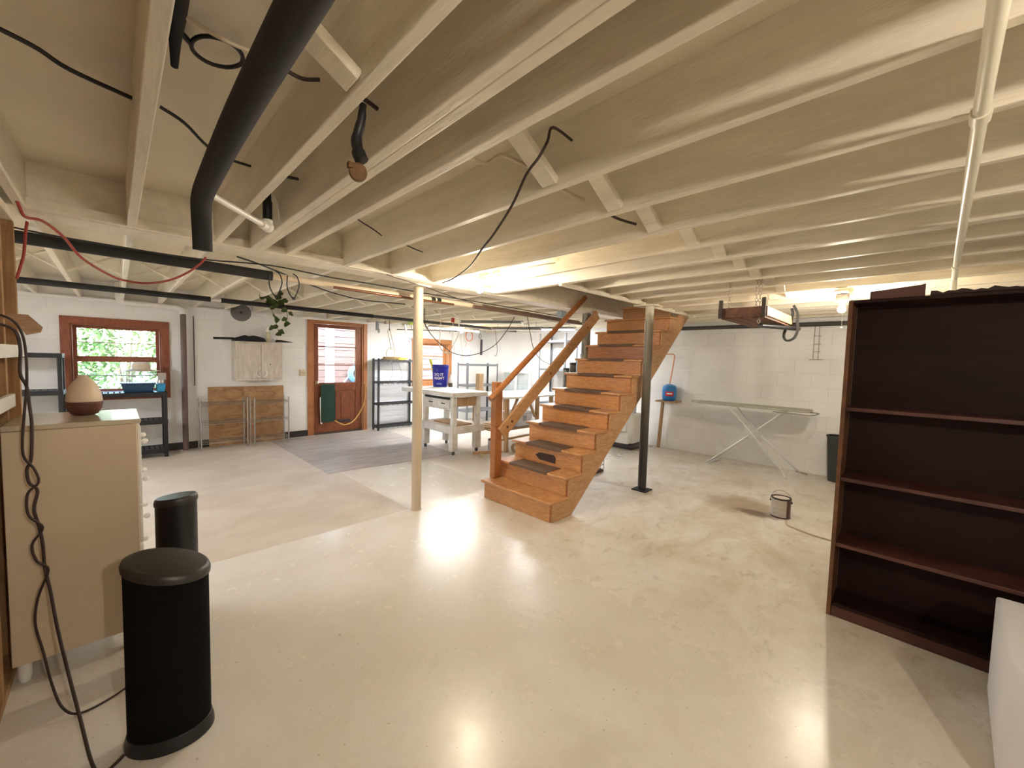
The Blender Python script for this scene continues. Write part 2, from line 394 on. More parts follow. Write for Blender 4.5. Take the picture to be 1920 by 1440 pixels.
# diagonal bridging between the joists
def bridge(xa, xb, y, wd=.075, th=.030):
    cpart(MB().bar((xa+.02, y, ZC-.025), (xb-.02, y, ZJ+.02), wd, th, up=(0, 0, 1)), 'bridging')
row = [-.317, .083, .483, None, .884, 1.287, 1.687, 2.09, 2.487, 2.85]
bridge(.083, .483, 1.08)
for xa, xb, y in ((.904, 1.287, 1.08), (1.287, 1.687, 1.02), (1.687, 2.09, 1.02), (2.09, 2.487, .97), (2.487, 2.85, .93), (2.91, 3.27, .93), (3.27, 3.67, .93), (3.67, 4.07, .92), (4.07, 4.47, .92), (4.47, 4.87, .92)):
    bridge(xa, xb, y)
xf = [-.70, -.317, .083, .483, .884, 1.287, 1.687, 2.09, 2.487, 2.88, 3.27, 3.67, 4.07, 4.47, 4.87, 5.27, 5.67]
for xa, xb in zip(xf, xf[1:]):
    m = MB(); m.bar((xa+.02, 5.40, ZC-.02), (xb-.02, 5.40, ZJ+.015), .045, .018); cpart(m, 'bridging')
    m = MB(); m.bar((xb-.02, 5.50, ZC-.02), (xa+.02, 5.50, ZJ+.015), .045, .018); cpart(m, 'bridging')
# stairwell shaft above the opening
sh = MB(); S = .08
sh.box(SW[0]-S, SW[1]+S, SW[2]-S, SW[2], ZC+.08, 4.5); sh.box(SW[0]-S, SW[1]+S, SW[3], SW[3]+S, ZC+.08, 4.5)
sh.box(SW[0]-S, SW[0], SW[2], SW[3], ZC+.08, 4.5); sh.box(SW[1], SW[1]+S, SW[2], SW[3], ZC+.08, 4.5)
sh.box(SW[0]-S, SW[1]+S, SW[2]-S, SW[3]+S, 4.5, 4.6)
cpart(sh, 'stairwell_shaft', CREAM, 0)

# ---- window 1
win = MB()
def frame(mb, x0, x1, z0, z1, y0, y1, wd):
    mb.box(x0, x1, y0, y1, z1-wd, z1); mb.box(x0, x1, y0, y1, z0, z0+wd); mb.box(x0, x0+wd, y0, y1, z0+wd, z1-wd); mb.box(x1-wd, x1, y0, y1, z0+wd, z1-wd)
frame(win, W1[0]-.09, W1[1]+.09, W1[2]-.09, W1[3]+.09, Y1-.022, Y1-.0005, .09)
w1 = win.build('window_1', WINW, kind='structure', bevel=.003)
m = MB(); frame(m, W1[0], W1[1], W1[2], W1[3], Y1+.0, Y1+.20, .018); m.build('window_jamb', WINW, parent=w1)
for nm, za, zb, y in (('upper_sash', 1.375, 1.832, .12), ('lower_sash', .918, 1.375, .08)):
    m = MB(); frame(m, W1[0]+.018, W1[1]-.018, za, zb, Y1+y, Y1+y+.035, .038); s_ = m.build(nm, WINW, parent=w1)
    MB().box(W1[0]+.05, W1[1]-.05, Y1+y+.01, Y1+y+.025, (za+zb)/2-.006, (za+zb)/2+.006).build('muntin', pm('pale_muntin', (.45, .38, .36), .5), parent=s_)
    MB().box(W1[0]+.05, W1[1]-.05, Y1+y+.015, Y1+y+.019, za+.03, zb-.03).build('pane', GLASS, parent=s_)
MB().box(W1[0]-.03, W1[1]+.03, Y1-.05, Y1+.08, W1[2]-.0, W1[2]+.02).build('window_sill', WHITEP, parent=w1)
# ---- window 2 behind the pole
m = MB(); frame(m, W2[0]-.09, W2[1]+.09, W2[2]-.09, W2[3]+.09, Y1-.022, Y1-.0005, .09)
w2 = m.build('window_2', CASEW, kind='structure', bevel=.003)
m = MB(); frame(m, W2[0], W2[1], W2[2], W2[3], Y1, Y1+.2, .02); m.build('window_jamb', CASEW, parent=w2)
m = MB(); frame(m, W2[0]+.02, W2[1]-.02, W2[2]+.02, W2[3]-.02, Y1+.10, Y1+.14, .04); m.build('sash', CASEW, parent=w2)
for z in (1.25, 1.55): MB().box(W2[0]+.05, W2[1]-.05, Y1+.105, Y1+.135, z-.012, z+.012).build('muntin', CASEW, parent=w2)
MB().box(W2[0]+.05, W2[1]-.05, Y1+.118, Y1+.122, W2[2]+.05, W2[3]-.05).build('pane', GLASS, parent=w2)

# ---- door 1
m = MB(); yy = Y1-.02
m.box(D1[0]-.085, D1[0], yy, Y1, 0, D1[3]+.07); m.box(D1[1], D1[1]+.075, yy, Y1, 0, D1[3]+.07); m.box(D1[0], D1[1], yy, Y1, D1[3], D1[3]+.07)
m.box(D1[0], D1[0]+.03, Y1, Y1+.2, 0, D1[3]); m.box(D1[1]-.03, D1[1], Y1, Y1+.2, 0, D1[3]); m.box(D1[0]+.03, D1[1]-.03, Y1, Y1+.2, D1[3]-.03, D1[3])
casing = m.build('door_1', CASEW, kind='structure', bevel=.003)
m = MB(); dx0, dx1 = D1[0]+.032, D1[1]-.032; gy0, gy1 = Y1+.02, Y1+.06
gz = [(.985, 1.315), (1.335, 1.665), (1.685, 2.03)]
m.box(dx0, 2.715, gy0, gy1, .03, 2.095); m.box(3.43, dx1, gy0, gy1, .03, 2.095)
m.box(2.715, 3.43, gy0, gy1, 2.03, 2.095); m.box(2.715, 3.43, gy0, gy1, .03, .225); m.box(2.715, 3.43, gy0, gy1, .83, .985)
m.box(3.03, 3.10, gy0, gy1, .225, .83)
m.box(2.715, 3.43, gy0+.005, gy1-.005, 1.315, 1.335); m.box(2.715, 3.43, gy0+.005, gy1-.005, 1.665, 1.685)
m.box(2.715, 3.03, gy0+.012, gy1-.01, .225, .83); m.box(3.10, 3.43, gy0+.012, gy1-.01, .225, .83)
slab = m.build('door_slab', REDW, parent=casing, bevel=.002)
m = MB(); m.box(3.14, 3.39, gy0+.002, gy0+.02, .27, .79); m.build('raised_panel', REDW, parent=slab, bevel=.008)
for a, b in gz:
    MB().box(2.712, 3.433, gy0+.018, gy0+.022, a-.003, b+.003).build('pane', GLASS, parent=slab)
BRASS = pm('brass', (.75, .62, .35), .25, 1.)
m = MB(); m.cyl((2.672, gy0, .99), (2.672, gy0-.012, .99), .032); m.cyl((2.672, gy0-.012, .99), (2.672, gy0-.045, .99), .011); m.ball((2.672, gy0-.062, .99), .029)
m.build('door_knob', BRASS, parent=casing)
MB().box(D1[0]+.03, D1[1]-.03, Y1-.03, Y1+.18, 0, .03).build('threshold', pm('dark_threshold', (.06, .04, .03), .5), parent=casing)
m = MB(); m.box(3.08, 3.32, gy0-.008, gy0-.001, .20, .25)
for i in range(9): m.box(3.09+i*.025, 3.10+i*.025, gy0-.013, gy0-.008, .205, .245)
m.build('vent_slot', pm('vent_dark', (.05, .045, .045), .6), parent=slab)

# ---- stud partition at far left
PX1 = -.36
part_ = MB().box(-.50, -.455, -.2, 3.40, 0, ZJ-.002).build('wall_partition', wood('brown_sheathing', (.25, .13, .06), (.17, .085, .035), .8, (1, 4, 1), 2), kind='structure')
for y in (3.345, 2.975, 2.57, 2.16, 1.75, 1.35, .95, .55, .15): MB().box(-.452, PX1, y-.019, y+.019, .04, ZJ-.045).build('stud', STUDW, parent=part_, bevel=.002)
MB().box(-.452, PX1, -.2, 3.37, ZJ-.044, ZJ-.003).build('top_plate', CREAM_J, parent=part_, bevel=.002)
MB().box(-.452, PX1, -.2, 3.37, 0.001, .039).build('bottom_plate', STUDW, parent=part_, bevel=.002)
MB().box(PX1+.001, PX1+.02, 1.9, 3.36, 1.455, 1.515).build('rail', WHITEP, parent=part_, bevel=.002)  # both rails are white boards standing in for strips of light
MB().box(PX1+.001, PX1+.02, 1.9, 2.99, 1.225, 1.285).build('rail', WHITEP, parent=part_, bevel=.002)

# ================================================================ LAMPS
BULBG = emat('bulb_glow', (1.0, .87, .67), 145)
PORC = pm('porcelain', (.85, .82, .75), .3)
def bulb_lamp(x, y, z, label, pull=0., r=.030, zbox=None, glow=None):
    t = thing('bulb_lamp', label, 'lamp', (x, y, z))
    zt = z+.075
    b = MB(); b.lathe((x, y, z), [(0, -r), (r*.55, -r*.85), (r*.93, -r*.4), (r, 0), (r*.92, r*.45), (r*.62, r*1.15), (r*.45, r*1.7), (0, r*1.72)], 20)
    b.build('bulb', glow or BULBG, parent=t)
    l_ = MB(); l_.lathe((x, y, z), [(.017, r*1.6), (.024, r*1.75), (.028, .07), (.055, .078), (.058, .092), (.05, .10)], 20); l_.build('socket', PORC, parent=t)
    zb = zbox or ZJ+.02
    MB().lathe((x, y, z), [(.05, .101), (.05, .135)], 8).build('junction_box', pm('galvanised', (.5, .48, .44), .5, .5), parent=t)
    s = MB(); s.box(x-.19, x+.19, y-.045, y+.045, z+.136, z+.155); s.build('mounting_board', CREAM_J, parent=t, bevel=.002)
    if pull:
        s = MB(); s.cyl((x-.03, y-.01, z+.07), (x-.03, y-.01, z-pull), .0015, 6); s.ball((x-.03, y-.01, z-pull-.008), .007); s.build('pull_chain', PVC, parent=t)
    return t
bulb_lamp(2.27, 2.71, 2.11, 'glowing bare bulb between the joists above the foot of the stairs')
bulb_lamp(4.67, .490, 2.036, 'glowing bare bulb with a pull cord beside the dark bookcase', pull=.16, glow=emat('bulb_glow_dim', (1.0, .88, .70), 150))
bulb_lamp(4.93, 6.42, 2.05, 'small glowing bulb in the workshop corner above the blue bucket', r=.028, glow=emat('bulb_glow_shop', (1.0, .76, .46), 70))
# added bulb, unseen behind the camera, to brighten the near half of the room
bulb_lamp(.3, -1.3, 2.08, 'added unseen bulb that brightens the near half of the basement', glow=emat('bulb_glow_added', (1.0, .90, .76), 240))

TUBE = emat('tube_glow', (.95, .98, 1.0), 32)
TUBEOFF = pm('tube_off', (.8, .78, .72), .3)
FIXT = pm('fixture_grey', (.42, .42, .42), .45, .4)
def strip_light(a, b, label, on=True, hang=ZJ, col=FIXT, two=True, w=.13, glow=None):
    a = Vector(a); b = Vector(b); t = thing('strip_light', label, 'lamp', tuple((a+b)/2), None)
    d = (b-a).normalized(); x = d.cross(Vector((0, 0, 1))).normalized()
    m = MB(); z = Vector((0, 0, 1))
    P = [a-x*w*.5+z*.01, a-x*w*.28+z*.06, a+x*w*.28+z*.06, a+x*w*.5+z*.01, a+x*w*.24+z*.05, a-x*w*.24+z*.05]
    m.prism(P, b-a); m.build('reflector', col, parent=t)
    tb = MB()
    for s in ((-1, 1) if two else (0,)): tb.cyl(a+x*.035*s+d*.03+z*.012, b+x*.035*s-d*.03+z*.012, .013, 10)
    tb.build('tube', glow or (TUBE if on else TUBEOFF), parent=t)
    for p, q in ((a, 1), (b, -1)): MB().bar(p+z*.015, p+d*.028*q+z*.015, .11, .05).build('end_cap', WHITEP, parent=t)
    for k in (.12, .88):
        p = a.lerp(b, k); MB().cyl(p+z*.052, (p.x, p.y, hang+.24), .003, 6).build('hanger_chain', GREYM, parent=t)
    return t
strip_light((4.27, 6.66, 2.09), (5.49, 6.56, 2.09), 'lit strip light hanging over the workshop corner behind the blue bucket')
strip_light((5.56, 5.40, 2.09), (6.05, 4.44, 2.09), 'lit strip light hanging behind the stair handrail')
strip_light((-2.3, 4.6, 2.09), (-1.9, 5.9, 2.09), 'added unseen strip light in the far left bay, brightening the far wall', glow=emat('tube_glow_added', (.98, .98, 1.0), 46))  # added out of view to lift the far wall by the window
strip_light((4.45, 5.80, 2.14), (4.95, 4.75, 2.12), 'grey unlit strip light with a sharp tapered reflector between the two lit ones', on=False, col=GREYM)
strip_light((5.05, 5.65, 2.06), (5.62, 4.90, 2.07), 'low dark unlit strip light just above the far corner', on=False, col=GREYM)

# ================================================================ SUPPORT POLES
POLEC = pm('tan_pole_paint', (.60, .50, .36), .38, var=.08, scale=3)
def pole_mat():
    m = bpy.data.materials.new('dark_pole_with_cream_top'); m.use_nodes = True; n = m.node_tree.nodes; l = m.node_tree.links
    b = n['Principled BSDF']; b.inputs['Roughness'].default_value = .4
    tc = n.new('ShaderNodeTexCoord'); sp = n.new('ShaderNodeSeparateXYZ'); l.new(tc.outputs['Object'], sp.inputs[0])
    ns = n.new('ShaderNodeTexNoise'); ns.inputs['Scale'].default_value = 7; l.new(tc.outputs['Object'], ns.inputs[0])
    a = n.new('ShaderNodeMath'); a.operation = 'MULTIPLY_ADD'; a.inputs[1].default_value = .35; l.new(ns.outputs[0], a.inputs[0]); l.new(sp.outputs[2], a.inputs[2])
    rp = n.new('ShaderNodeValToRGB'); E = rp.color_ramp.elements
    mr = n.new('ShaderNodeMapRange'); mr.inputs[1].default_value = 0; mr.inputs[2].default_value = 2.5; l.new(a.outputs[0], mr.inputs[0]); l.new(mr.outputs[0], rp.inputs[0])
    E[0].position = .0; E[0].color = (.030, .026, .024, 1); E[1].position = .92; E[1].color = (.60, .55, .44, 1)
    for p, c in ((.22, (.045, .042, .038)), (.45, (.075, .068, .055)), (.62, (.13, .115, .085)), (.84, (.24, .20, .14)), (.88, (.30, .26, .18))):
        e = E.new(p); e.color = (*c, 1)
    l.new(rp.outputs[0], b.inputs['Base Color']); return m
t = thing('support_pole', 'tan painted steel pole standing alone in the middle of the floor', 'pole', (2.085, 3.40, 0))
MB().lathe((2.085, 3.40, 0), [(.052, 0.001), (.052, .012), (.0475, .016), (.0475, 2.18)], 28).build('shaft', POLEC, parent=t)
MB().box(2.0, 2.17, 3.31, 3.39+.10, 2.181, 2.194).build('cap_plate', CREAM_J, parent=t, bevel=.002)
t = thing('support_pole', 'dark patchy steel pole with a cream top in front of the stairs', 'pole', (4.42, 2.20, 0))
MB().lathe((4.42, 2.20, 0), [(.048, .012), (.048, 2.165)], 28).build('shaft', pole_mat(), parent=t)
MB().box(4.33, 4.51, 2.11, 2.29, .001, .012).build('base_plate', BLACKM, parent=t, bevel=.003)
MB().box(4.31, 4.53, 2.10, 2.34, 2.166, 2.178).build('cap_plate', CREAM_J, parent=t, bevel=.002)
t = thing('support_pole', 'mottled grey green pole behind the upper stairs', 'pole', (4.80, 3.34, 0))
MB().lathe((4.80, 3.34, 0), [(.062, .001), (.062, 2.19)], 24).build('shaft', pm('mottled_pole', (.34, .32, .25), .55, col2=(.10, .095, .075), var=.5, scale=5, stretch=(1, 1, .5)), parent=t)

# ================================================================ STAIRS
NX, RUN, Z1, RISE = 2.79, .233, .20, .193
SY0, SY1 = 2.27, 3.25
st = thing('staircase', 'open wooden staircase with oak risers and a handrail climbing to the ceiling', 'stairs', (2.82, 2.76, 0))
MATW = wood('worn_tread_mat', (.16, .10, .065), (.10, .062, .042), .8, (6, 1, 6), 5, .2, .5)
NS = 12
for i in range(NS):
    x = NX+RUN*i; z = Z1+RISE*i; ye = SY1 if z < 2.14 else 3.13
    ya = SY0 if z < 2.14 else 2.36
    MB().box(x, x+RUN+.045, ya, ye, z-.028, z).build('tread', OAK, parent=st, bevel=.008)
    zb = 0.002 if i == 0 else z-RISE+.001
    MB().box(x+.032, x+.052, ya+.03, ye-.03, zb, z-.029).build('riser', OAKS[[0, 0, 0, 0, 1, 1, 1, 1, 2, 1, 1, 0][i]], parent=st, bevel=.002)
    if i > 0 and i < 10:
        m = MB(); y0, y1 = 2.50+.012*(i % 3), 3.02+.02*(i % 2)
        m.box(x-.004, x+RUN-.01, y0, y1, z+.0005, z+.006); m.box(x-.0085, x-.0015, y0, y1, z-.024, z+.006)
        m.build('tread_mat', MATW, parent=st, bevel=.002)
# solid stringers following the flight
for y in (SY0+.012, SY1-.042):
    poly = [(2.842, y, .001), (3.13, y, .001)]
    xe = 5.84; ze = 2.262
    poly += [(5.805, y, 2.235)] if y < 3 else [(5.60, y, 2.07)]
    top = []
    for i in range(NS):
        x = NX+RUN*i+.054; z = Z1+RISE*i-.030
        if z > 2.17: break
        top += [(x, y, z), (x+RUN-.0, y, z)]
    top = [(2.842, y, .001)] + [(2.842, y, Z1-.03)] + top
    # clip below ceiling
    pts = top[1:]
    poly = [(2.842, y, .001), (3.135, y, .001), (5.60, y, 2.04), (5.76, y, 2.173), (pts[-1][0], y, 2.173)] + pts[::-1]
    MB().prism(poly, (0, .030, 0)).build('stringer', OAK2, parent=st)
# notch plates / small corner blocks seen on the near side of the upper steps
MB().box(2.92, 3.02, 3.17, 3.25, .201, 1.26).build('newel_post', RAILW, parent=st, bevel=.006)
hp = [(2.80, 3.13, 1.085), (4.45, 3.13, 2.36)]
MB().cyl(hp[0], hp[1], .033, 18).build('handrail', RAILW, parent=st)
MB().bar((2.99, 3.152, .70), (4.78, 3.152, 2.17), .034, .135).build('rail_board', PINE, parent=st, bevel=.004)
m = MB()
dd = (Vector((4.78, 3.152, 2.17))-Vector((2.99, 3.152, .70))).normalized()
for q in (.10, .19, 1.03, 2.0):
    p = Vector((2.99, 3.134, .70))+dd*q; MB().cyl(p, p-Vector((0, .004, 0)), .016 if q < .5 else .013, 12).build('plug', pm('dark_knot', (.12, .045, .02), .5), parent=st)
m = MB(); m.cyl((3.03, 3.162, 1.24), (3.03, 3.20, 1.24), .01, 8); m.build('bracket', BLACKM, parent=st)
# small plate on the third riser
PLQ = pm('dark_plaque', (.055, .028, .018), .55, var=.4, scale=30)
xr = NX+RUN*2+.032-.008
MB().prism([(xr, 2.90, .47), (xr, 2.84, .50), (xr, 2.65, .505), (xr, 2.62, .485), (xr, 2.62, .42), (xr, 2.84, .425)], (.0075, 0, 0)).build('riser_plate', PLQ, parent=st)

# ================================================================ BOOKCASE right
BX, BY0, BY1, BH, BD = 3.05, -.62, .29, 1.90, .25
t = thing('bookcase', 'tall dark mahogany bookcase with bare shelves on the right', 'bookcase', (3.2, -.1, 0))
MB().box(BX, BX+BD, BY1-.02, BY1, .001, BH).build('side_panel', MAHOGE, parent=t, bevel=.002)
MB().box(BX, BX+BD, BY0, BY0+.02, .001, BH).build('side_panel', MAHOG, parent=t, bevel=.002)
MB().box(BX+BD-.012, BX+BD, BY0+.021, BY1-.021, .03, BH-.021).build('back_panel', MAHOG, parent=t)
MB().box(BX, BX+BD, BY0+.021, BY1-.021, BH-.02, BH-.001).build('top_panel', MAHOG, parent=t, bevel=.002)
for z in (1.275, .855, .455): MB().box(BX+.004, BX+BD-.013, BY0+.021, BY1-.021, z-.022, z).build('shelf', MAHOGS, parent=t, bevel=.003)
MB().box(BX+.004, BX+BD-.013, BY0+.021, BY1-.021, .065, .085).build('shelf', MAHOG, parent=t, bevel=.002)
MB().box(BX+.006, BX+.022, BY0+.021, BY1-.021, .001, .064).build('kick_board', MAHOGS, parent=t, bevel=.002)
m = MB(); m.box(BX+.02, BX+.23, -.02, .20, BH+.0, BH+.045); m.prism([(BX+.03, -.02, BH+.045), (BX+.03, .20, BH+.045), (BX+.03, .0, BH+.062), (BX+.03, -.02, BH+.068)], (.20, 0, 0))
solo(m, 'box', 'flat dark brown box lying on top of the bookcase', 'box', pm('dark_brown_card', (.10, .04, .03), .7), (BX+.14, .1, BH))
m = MB(); n_ = 26
pl_ = []
for i in range(n_+1):
    y = -.60+i*(.56/n_); z = BH+.012+.010*math.sin(i*1.9)*math.sin(i*.7)+.006; pl_.append((BX+.005, y, z))
m.prism([(BX+.005, -.60, BH+.001)]+pl_+[(BX+.005, -.04, BH+.001)], (.23, 0, 0))
solo(m, 'folded_cloth', 'dark rumpled cloth lying along the top of the bookcase', 'cloth', pm('dark_cloth', (.035, .018, .016), .9), (BX+.14, -.3, BH))
# white panel standing at the lower right edge
m = MB(); m.prism([(2.895, -.335, .001), (2.30, -.305, .001), (1.7, -.52, .001), (1.7, -1.25, .001), (2.895, -1.25, .001)], (0, 0, .46))
solo(m, 'storage_chest', 'corner of a smooth white chest in front of the bookcase at the lower right', 'chest', pm('white_smooth', (.90, .91, .97), .5, bump=.1, bscale=90), (2.3, -.8, 0), bevel=.01)

# ================================================================ DRESSER left
t = thing('dresser', 'tall beige dresser seen from its plain side at the left edge', 'dresser', (-.13, 3.0, 0))
DRS = pm('dresser_beige', (.66, .54, .40), .55, var=.06, scale=3)
DX0, DX1, DY0, DY1, DZ = -.352, .068, 2.69, 3.17, 1.165
m = MB(); m.box(DX0, DX1, DY0+.004, DY1, .10, DZ-.024); m.build('body', DRS, parent=t, bevel=.003)
MB().box(DX0-.0, DX1+.014, DY0, DY1+.005, DZ-.023, DZ).build('top', pm('dresser_top_gloss', (.58, .50, .38), .16, var=.06, scale=4), parent=t, bevel=.004)
for i in range(5):
    z0 = .13+i*.20
    d = MB().box(DX1+.0005, DX1+.014, DY0+.02, DY1-.015, z0, z0+.19).build('drawer', WHITEP, parent=t, bevel=.003)
    for y in (DY0+.13, DY1-.13):
        m = MB(); m.cyl((DX1+.0145, y, z0+.1), (DX1+.025, y, z0+.1), .006, 8); m.ball((DX1+.032, y, z0+.1), .014, 10); m.build('knob', WHITEP, parent=d)
for x in (DX0+.03, DX1-.05):
    for y in (DY0+.05, DY1-.05): MB().lathe((x, y, 0), [(.016, .001), (.022, .03), (.022, .0995)], 12).build('leg', WHITEP, parent=t)
# diffuser
ex, ey = -.118, 2.99
t = thing('aroma_diffuser', 'cream teardrop diffuser with a dark wooden base on the dresser', 'diffuser', (ex, ey, DZ))
MB().lathe((ex, ey, DZ), [(.036, .001), (.050, .008), (.064, .036), (.068, .062), (.067, .070)], 28).build('base', wood('diffuser_wood', (.14, .055, .035), (.085, .03, .02), .45, (1, 1, 5), 6), parent=t)
MB().lathe((ex, ey, DZ), [(.0655, .071), (.067, .078), (.063, .11), (.053, .145), (.038, .172), (.022, .190), (.012, .2)], 28).build('lid', pm('diffuser_cream', (.74, .60, .46), .45), parent=t)
m = MB(); m.prism([(ex-.02, ey-.006, DZ+.19), (ex-.022, ey-.006, DZ+.203), (ex+.01, ey-.006, DZ+.204), (ex+.022, ey-.006, DZ+.19)], (0, .012, 0)); m.build('spout', MC['diffuser_cream'], parent=t, bevel=.002)

# tower heaters
def tower(cx, cy, a, b, h, rot, label, slant=.0, flare=.0, ribs=False):
    t = thing('tower_heater', label, 'heater', (cx, cy, 0))
    def tilt(m):
        for v in m.bm.verts:
            if v.co.z > h-.036: v.co.z += slant*((v.co.x-cx)*.7-(v.co.y-cy)*.7)
    m = MB(); prof = [(1+flare, .001), (1+flare, .018), (1+flare*.7, .032), (1.0, .055)]
    m.lathe((cx, cy, 0), [(r*a, z) for r, z in prof], 40, 1, b/a, rot); m.build('base', BLACKPL, parent=t, bevel=.003)
    m = MB(); pr = [(a*.985, .056)]
    if ribs:
        z = .06
        while z < h-.06: pr += [(a*.985, z), (a*.975, z+.004), (a*.985, z+.008)]; z += .014
    pr += [(a*.985, h-.035)]
    m.lathe((cx, cy, 0), pr, 40, 1, b/a, rot)
    tilt(m)
    m.build('body', DKRUB if ribs else BLACKPL, parent=t)
    m = MB(); m.lathe((cx, cy, 0), [(a*1.03, h-.034), (a*1.04, h-.02), (a*1.0, h-.006), (a*.93, h)], 40, 1, b/a, rot)
    tilt(m)
    m.build('top_cap', pm('soft_black', (.030, .027, .024), .38), parent=t)
    return t
tower(.122, 1.975, .132, .100, .70, math.radians(-25), 'tall black ribbed tower heater standing nearest in the left foreground', slant=-.26, flare=.06, ribs=True)
tower(.195, 2.50, .082, .070, .80, math.radians(-20), 'slimmer glossy black tower heater behind the ribbed one', slant=.10)

# paper note on the stud
m = MB(); m.prism([(-.361, 2.94, 1.63), (-.361, 2.94, 1.645), (-.338, 2.905, 1.655), (-.282, 2.905, 1.655), (-.238, 2.895, 1.60), (-.245, 2.893, 1.575), (-.29, 2.90, 1.56), (-.315, 2.905, 1.61)], (0, .002, 0))
def note_mat():
    m_ = pm('printed_note', (.62, .44, .30), .8, col2=(.45, .26, .15), var=.3, scale=30, stretch=(.6, 1, 6)); return m_
solo(m, 'paper_note', 'small brown printed tag hanging from the stud partition', 'note', note_mat(), (-.29, 2.9, 1.6))

# ================================================================ CORDS near
def cord(name, pts, r, label, mat, cat='cable', n=5, seg=7, group=None, loc=None):
    m = MB(); P = smooth(pts, n); m.tube(P, r, seg); return solo(m, name, label, cat, mat, loc or pts[0], group=group)
CORD = pm('brown_black_cord', (.035, .018, .014), .6); BLKC = pm('black_cable', (.012, .011, .011), .5)
c1 = [(-.338, 2.50, 1.60), (-.287, 2.55, 1.573), (-.272, 2.55, 1.505), (-.275, 2.55, 1.397), (-.260, 2.55, 1.343), (-.255, 2.55, 1.266), (-.251, 2.55, 1.177), (-.257, 2.55, 1.044), (-.269, 2.55, 1.001), (-.265, 2.55, .945), (-.244, 2.55, .907), (-.255, 2.55, .830), (-.243, 2.55, .746), (-.236, 2.55, .675), (-.233, 2.55, .570), (-.216, 2.50, .479), (-.193, 2.40, .357), (-.156, 2.25, .22), (-.122, 2.10, .12), (-.095, 1.99, .03), (-.07, 1.93, .008), (-.03, 1.95, .008), (-.012, 1.965, .012)]
cord('power_cord', c1, .0055, 'dark cord hanging down the dresser side to the near tower heater', CORD)
c2 = [(-.338, 2.49, 1.635), (-.287, 2.50, 1.612), (-.264, 2.52, 1.565), (-.255, 2.52, 1.484), (-.256, 2.52, 1.355), (-.268, 2.53, 1.224), (-.275, 2.53, 1.071), (-.248, 2.53, 1.004), (-.238, 2.53, .945), (-.268, 2.53, .903), (-.268, 2.53, .813), (-.232, 2.53, .752), (-.262, 2.53, .687), (-.252, 2.53, .614), (-.222, 2.53, .565), (-.253, 2.53, .458), (-.264, 2.53, .347), (-.245, 2.52, .22), (-.216, 2.42, .12), (-.185, 2.36, .04), (-.134, 2.33, .007), (-.03, 2.36, .006), (.08, 2.45, .006), (.12, 2.475, .012)]
cord('power_cord', c2, .0045, 'thinner dark cord looping across the floor to the slim tower heater', CORD)
cord('wall_wire', [(-.345, 1.9, .9), (-.33, 1.93, .5), (-.335, 1.95, .25), (-.34, 1.88, .14), (-.35, 1.80, .05), (-.345, 1.75, .006)], .006, 'pale cord dropping to the floor at the lower left edge', PVC)

# ================================================================ PIPES overhead
FOAM = pm('pipe_foam', (.022, .021, .022), .8, bump=.25, bscale=30)
m = MB(); P = smooth([(.250, -.2, 2.10), (.243, .5, 2.10), (.238, 1.2, 2.10), (.245, 1.75, 2.10), (.250, 1.96, 2.09), (.262, 2.08, 2.06), (.27, 2.13, 1.99), (.272, 2.14, 1.93)], 6)
m.tube(P, .034, 20); t = thing('insulated_pipe', 'thick black foam covered pipe running between the near joists', 'pipe', (.25, 1, 2.1))
m.build('foam_sleeve', FOAM, parent=t)
m = MB(); m.cyl((.278, .0, 2.136), (.268, 1.9, 2.138), .012, 8); m.build('seam_strip', pm('seam_tape', (.35, .28, .18), .6), parent=t)
t = thing('drain_pipe', 'white plastic pipe crossing to a black riser beneath the double joist', 'pipe', (.45, 2.3, 2.17))
m = MB(); m.tube(smooth([(.305, 2.14, 2.168), (.45, 2.30, 2.168), (.565, 2.42, 2.168)], 4), .014, 14); m.build('white_pipe', PVC, parent=t)
m = MB(); m.ball((.585, 2.44, 2.17), .030, 14); m.cyl((.548, 2.405, 2.168), (.58, 2.437, 2.168), .023, 14); m.cyl((.585, 2.44, 2.17), (.585, 2.44, 2.205), .024, 14); m.build('elbow', PVC, parent=t)
m = MB(); m.cyl((.585, 2.44, 2.206), (.585, 2.44, 2.43), .018, 14); m.cyl((.585, 2.44, 2.206), (.585, 2.44, 2.30), .022, 14); m.build('black_riser', BLACKPL, parent=t)
m = MB(); m.tube(smooth([(.60, 2.42, 2.33), (.63, 2.44, 2.30), (.645, 2.46, 2.24), (.66, 2.5, 2.22)], 4), .004, 6); m.build('wire_tail', PVC, parent=t)
# long white pipe under the joists at the right
t = thing('conduit_pipe', 'long thin cream pipe strapped under the joists at the upper right', 'pipe', (2.5, -.1, 2.17))
m = MB(); m.cyl((.2, -.04, 2.183), (4.36, -.17, 2.183), .016, 14); m.build('pipe', pm('cream_pipe', (.80, .75, .60), .35), parent=t)
for xa in (1.62, 3.86): MB().cyl((xa, -.04-(xa-.2)*.03125, 2.183), (xa+.06, -.042-(xa-.2)*.03125, 2.183), .021, 14).build('coupling', MC['cream_pipe'], parent=t)
m = MB(); m.cyl((4.36, -.17, 2.183), (4.36, -.17, 2.0), .016, 12); m.build('drop', MC['cream_pipe'], parent=t)
t = thing('conduit_pipe', 'dark pipe slanting under the joists at the right edge', 'pipe', (3.9, -.6, 2.13))
MB().cyl((3.35, -.70, 2.15), (4.6, -.60, 2.15), .022, 14).build('pipe', GREYM, parent=t)
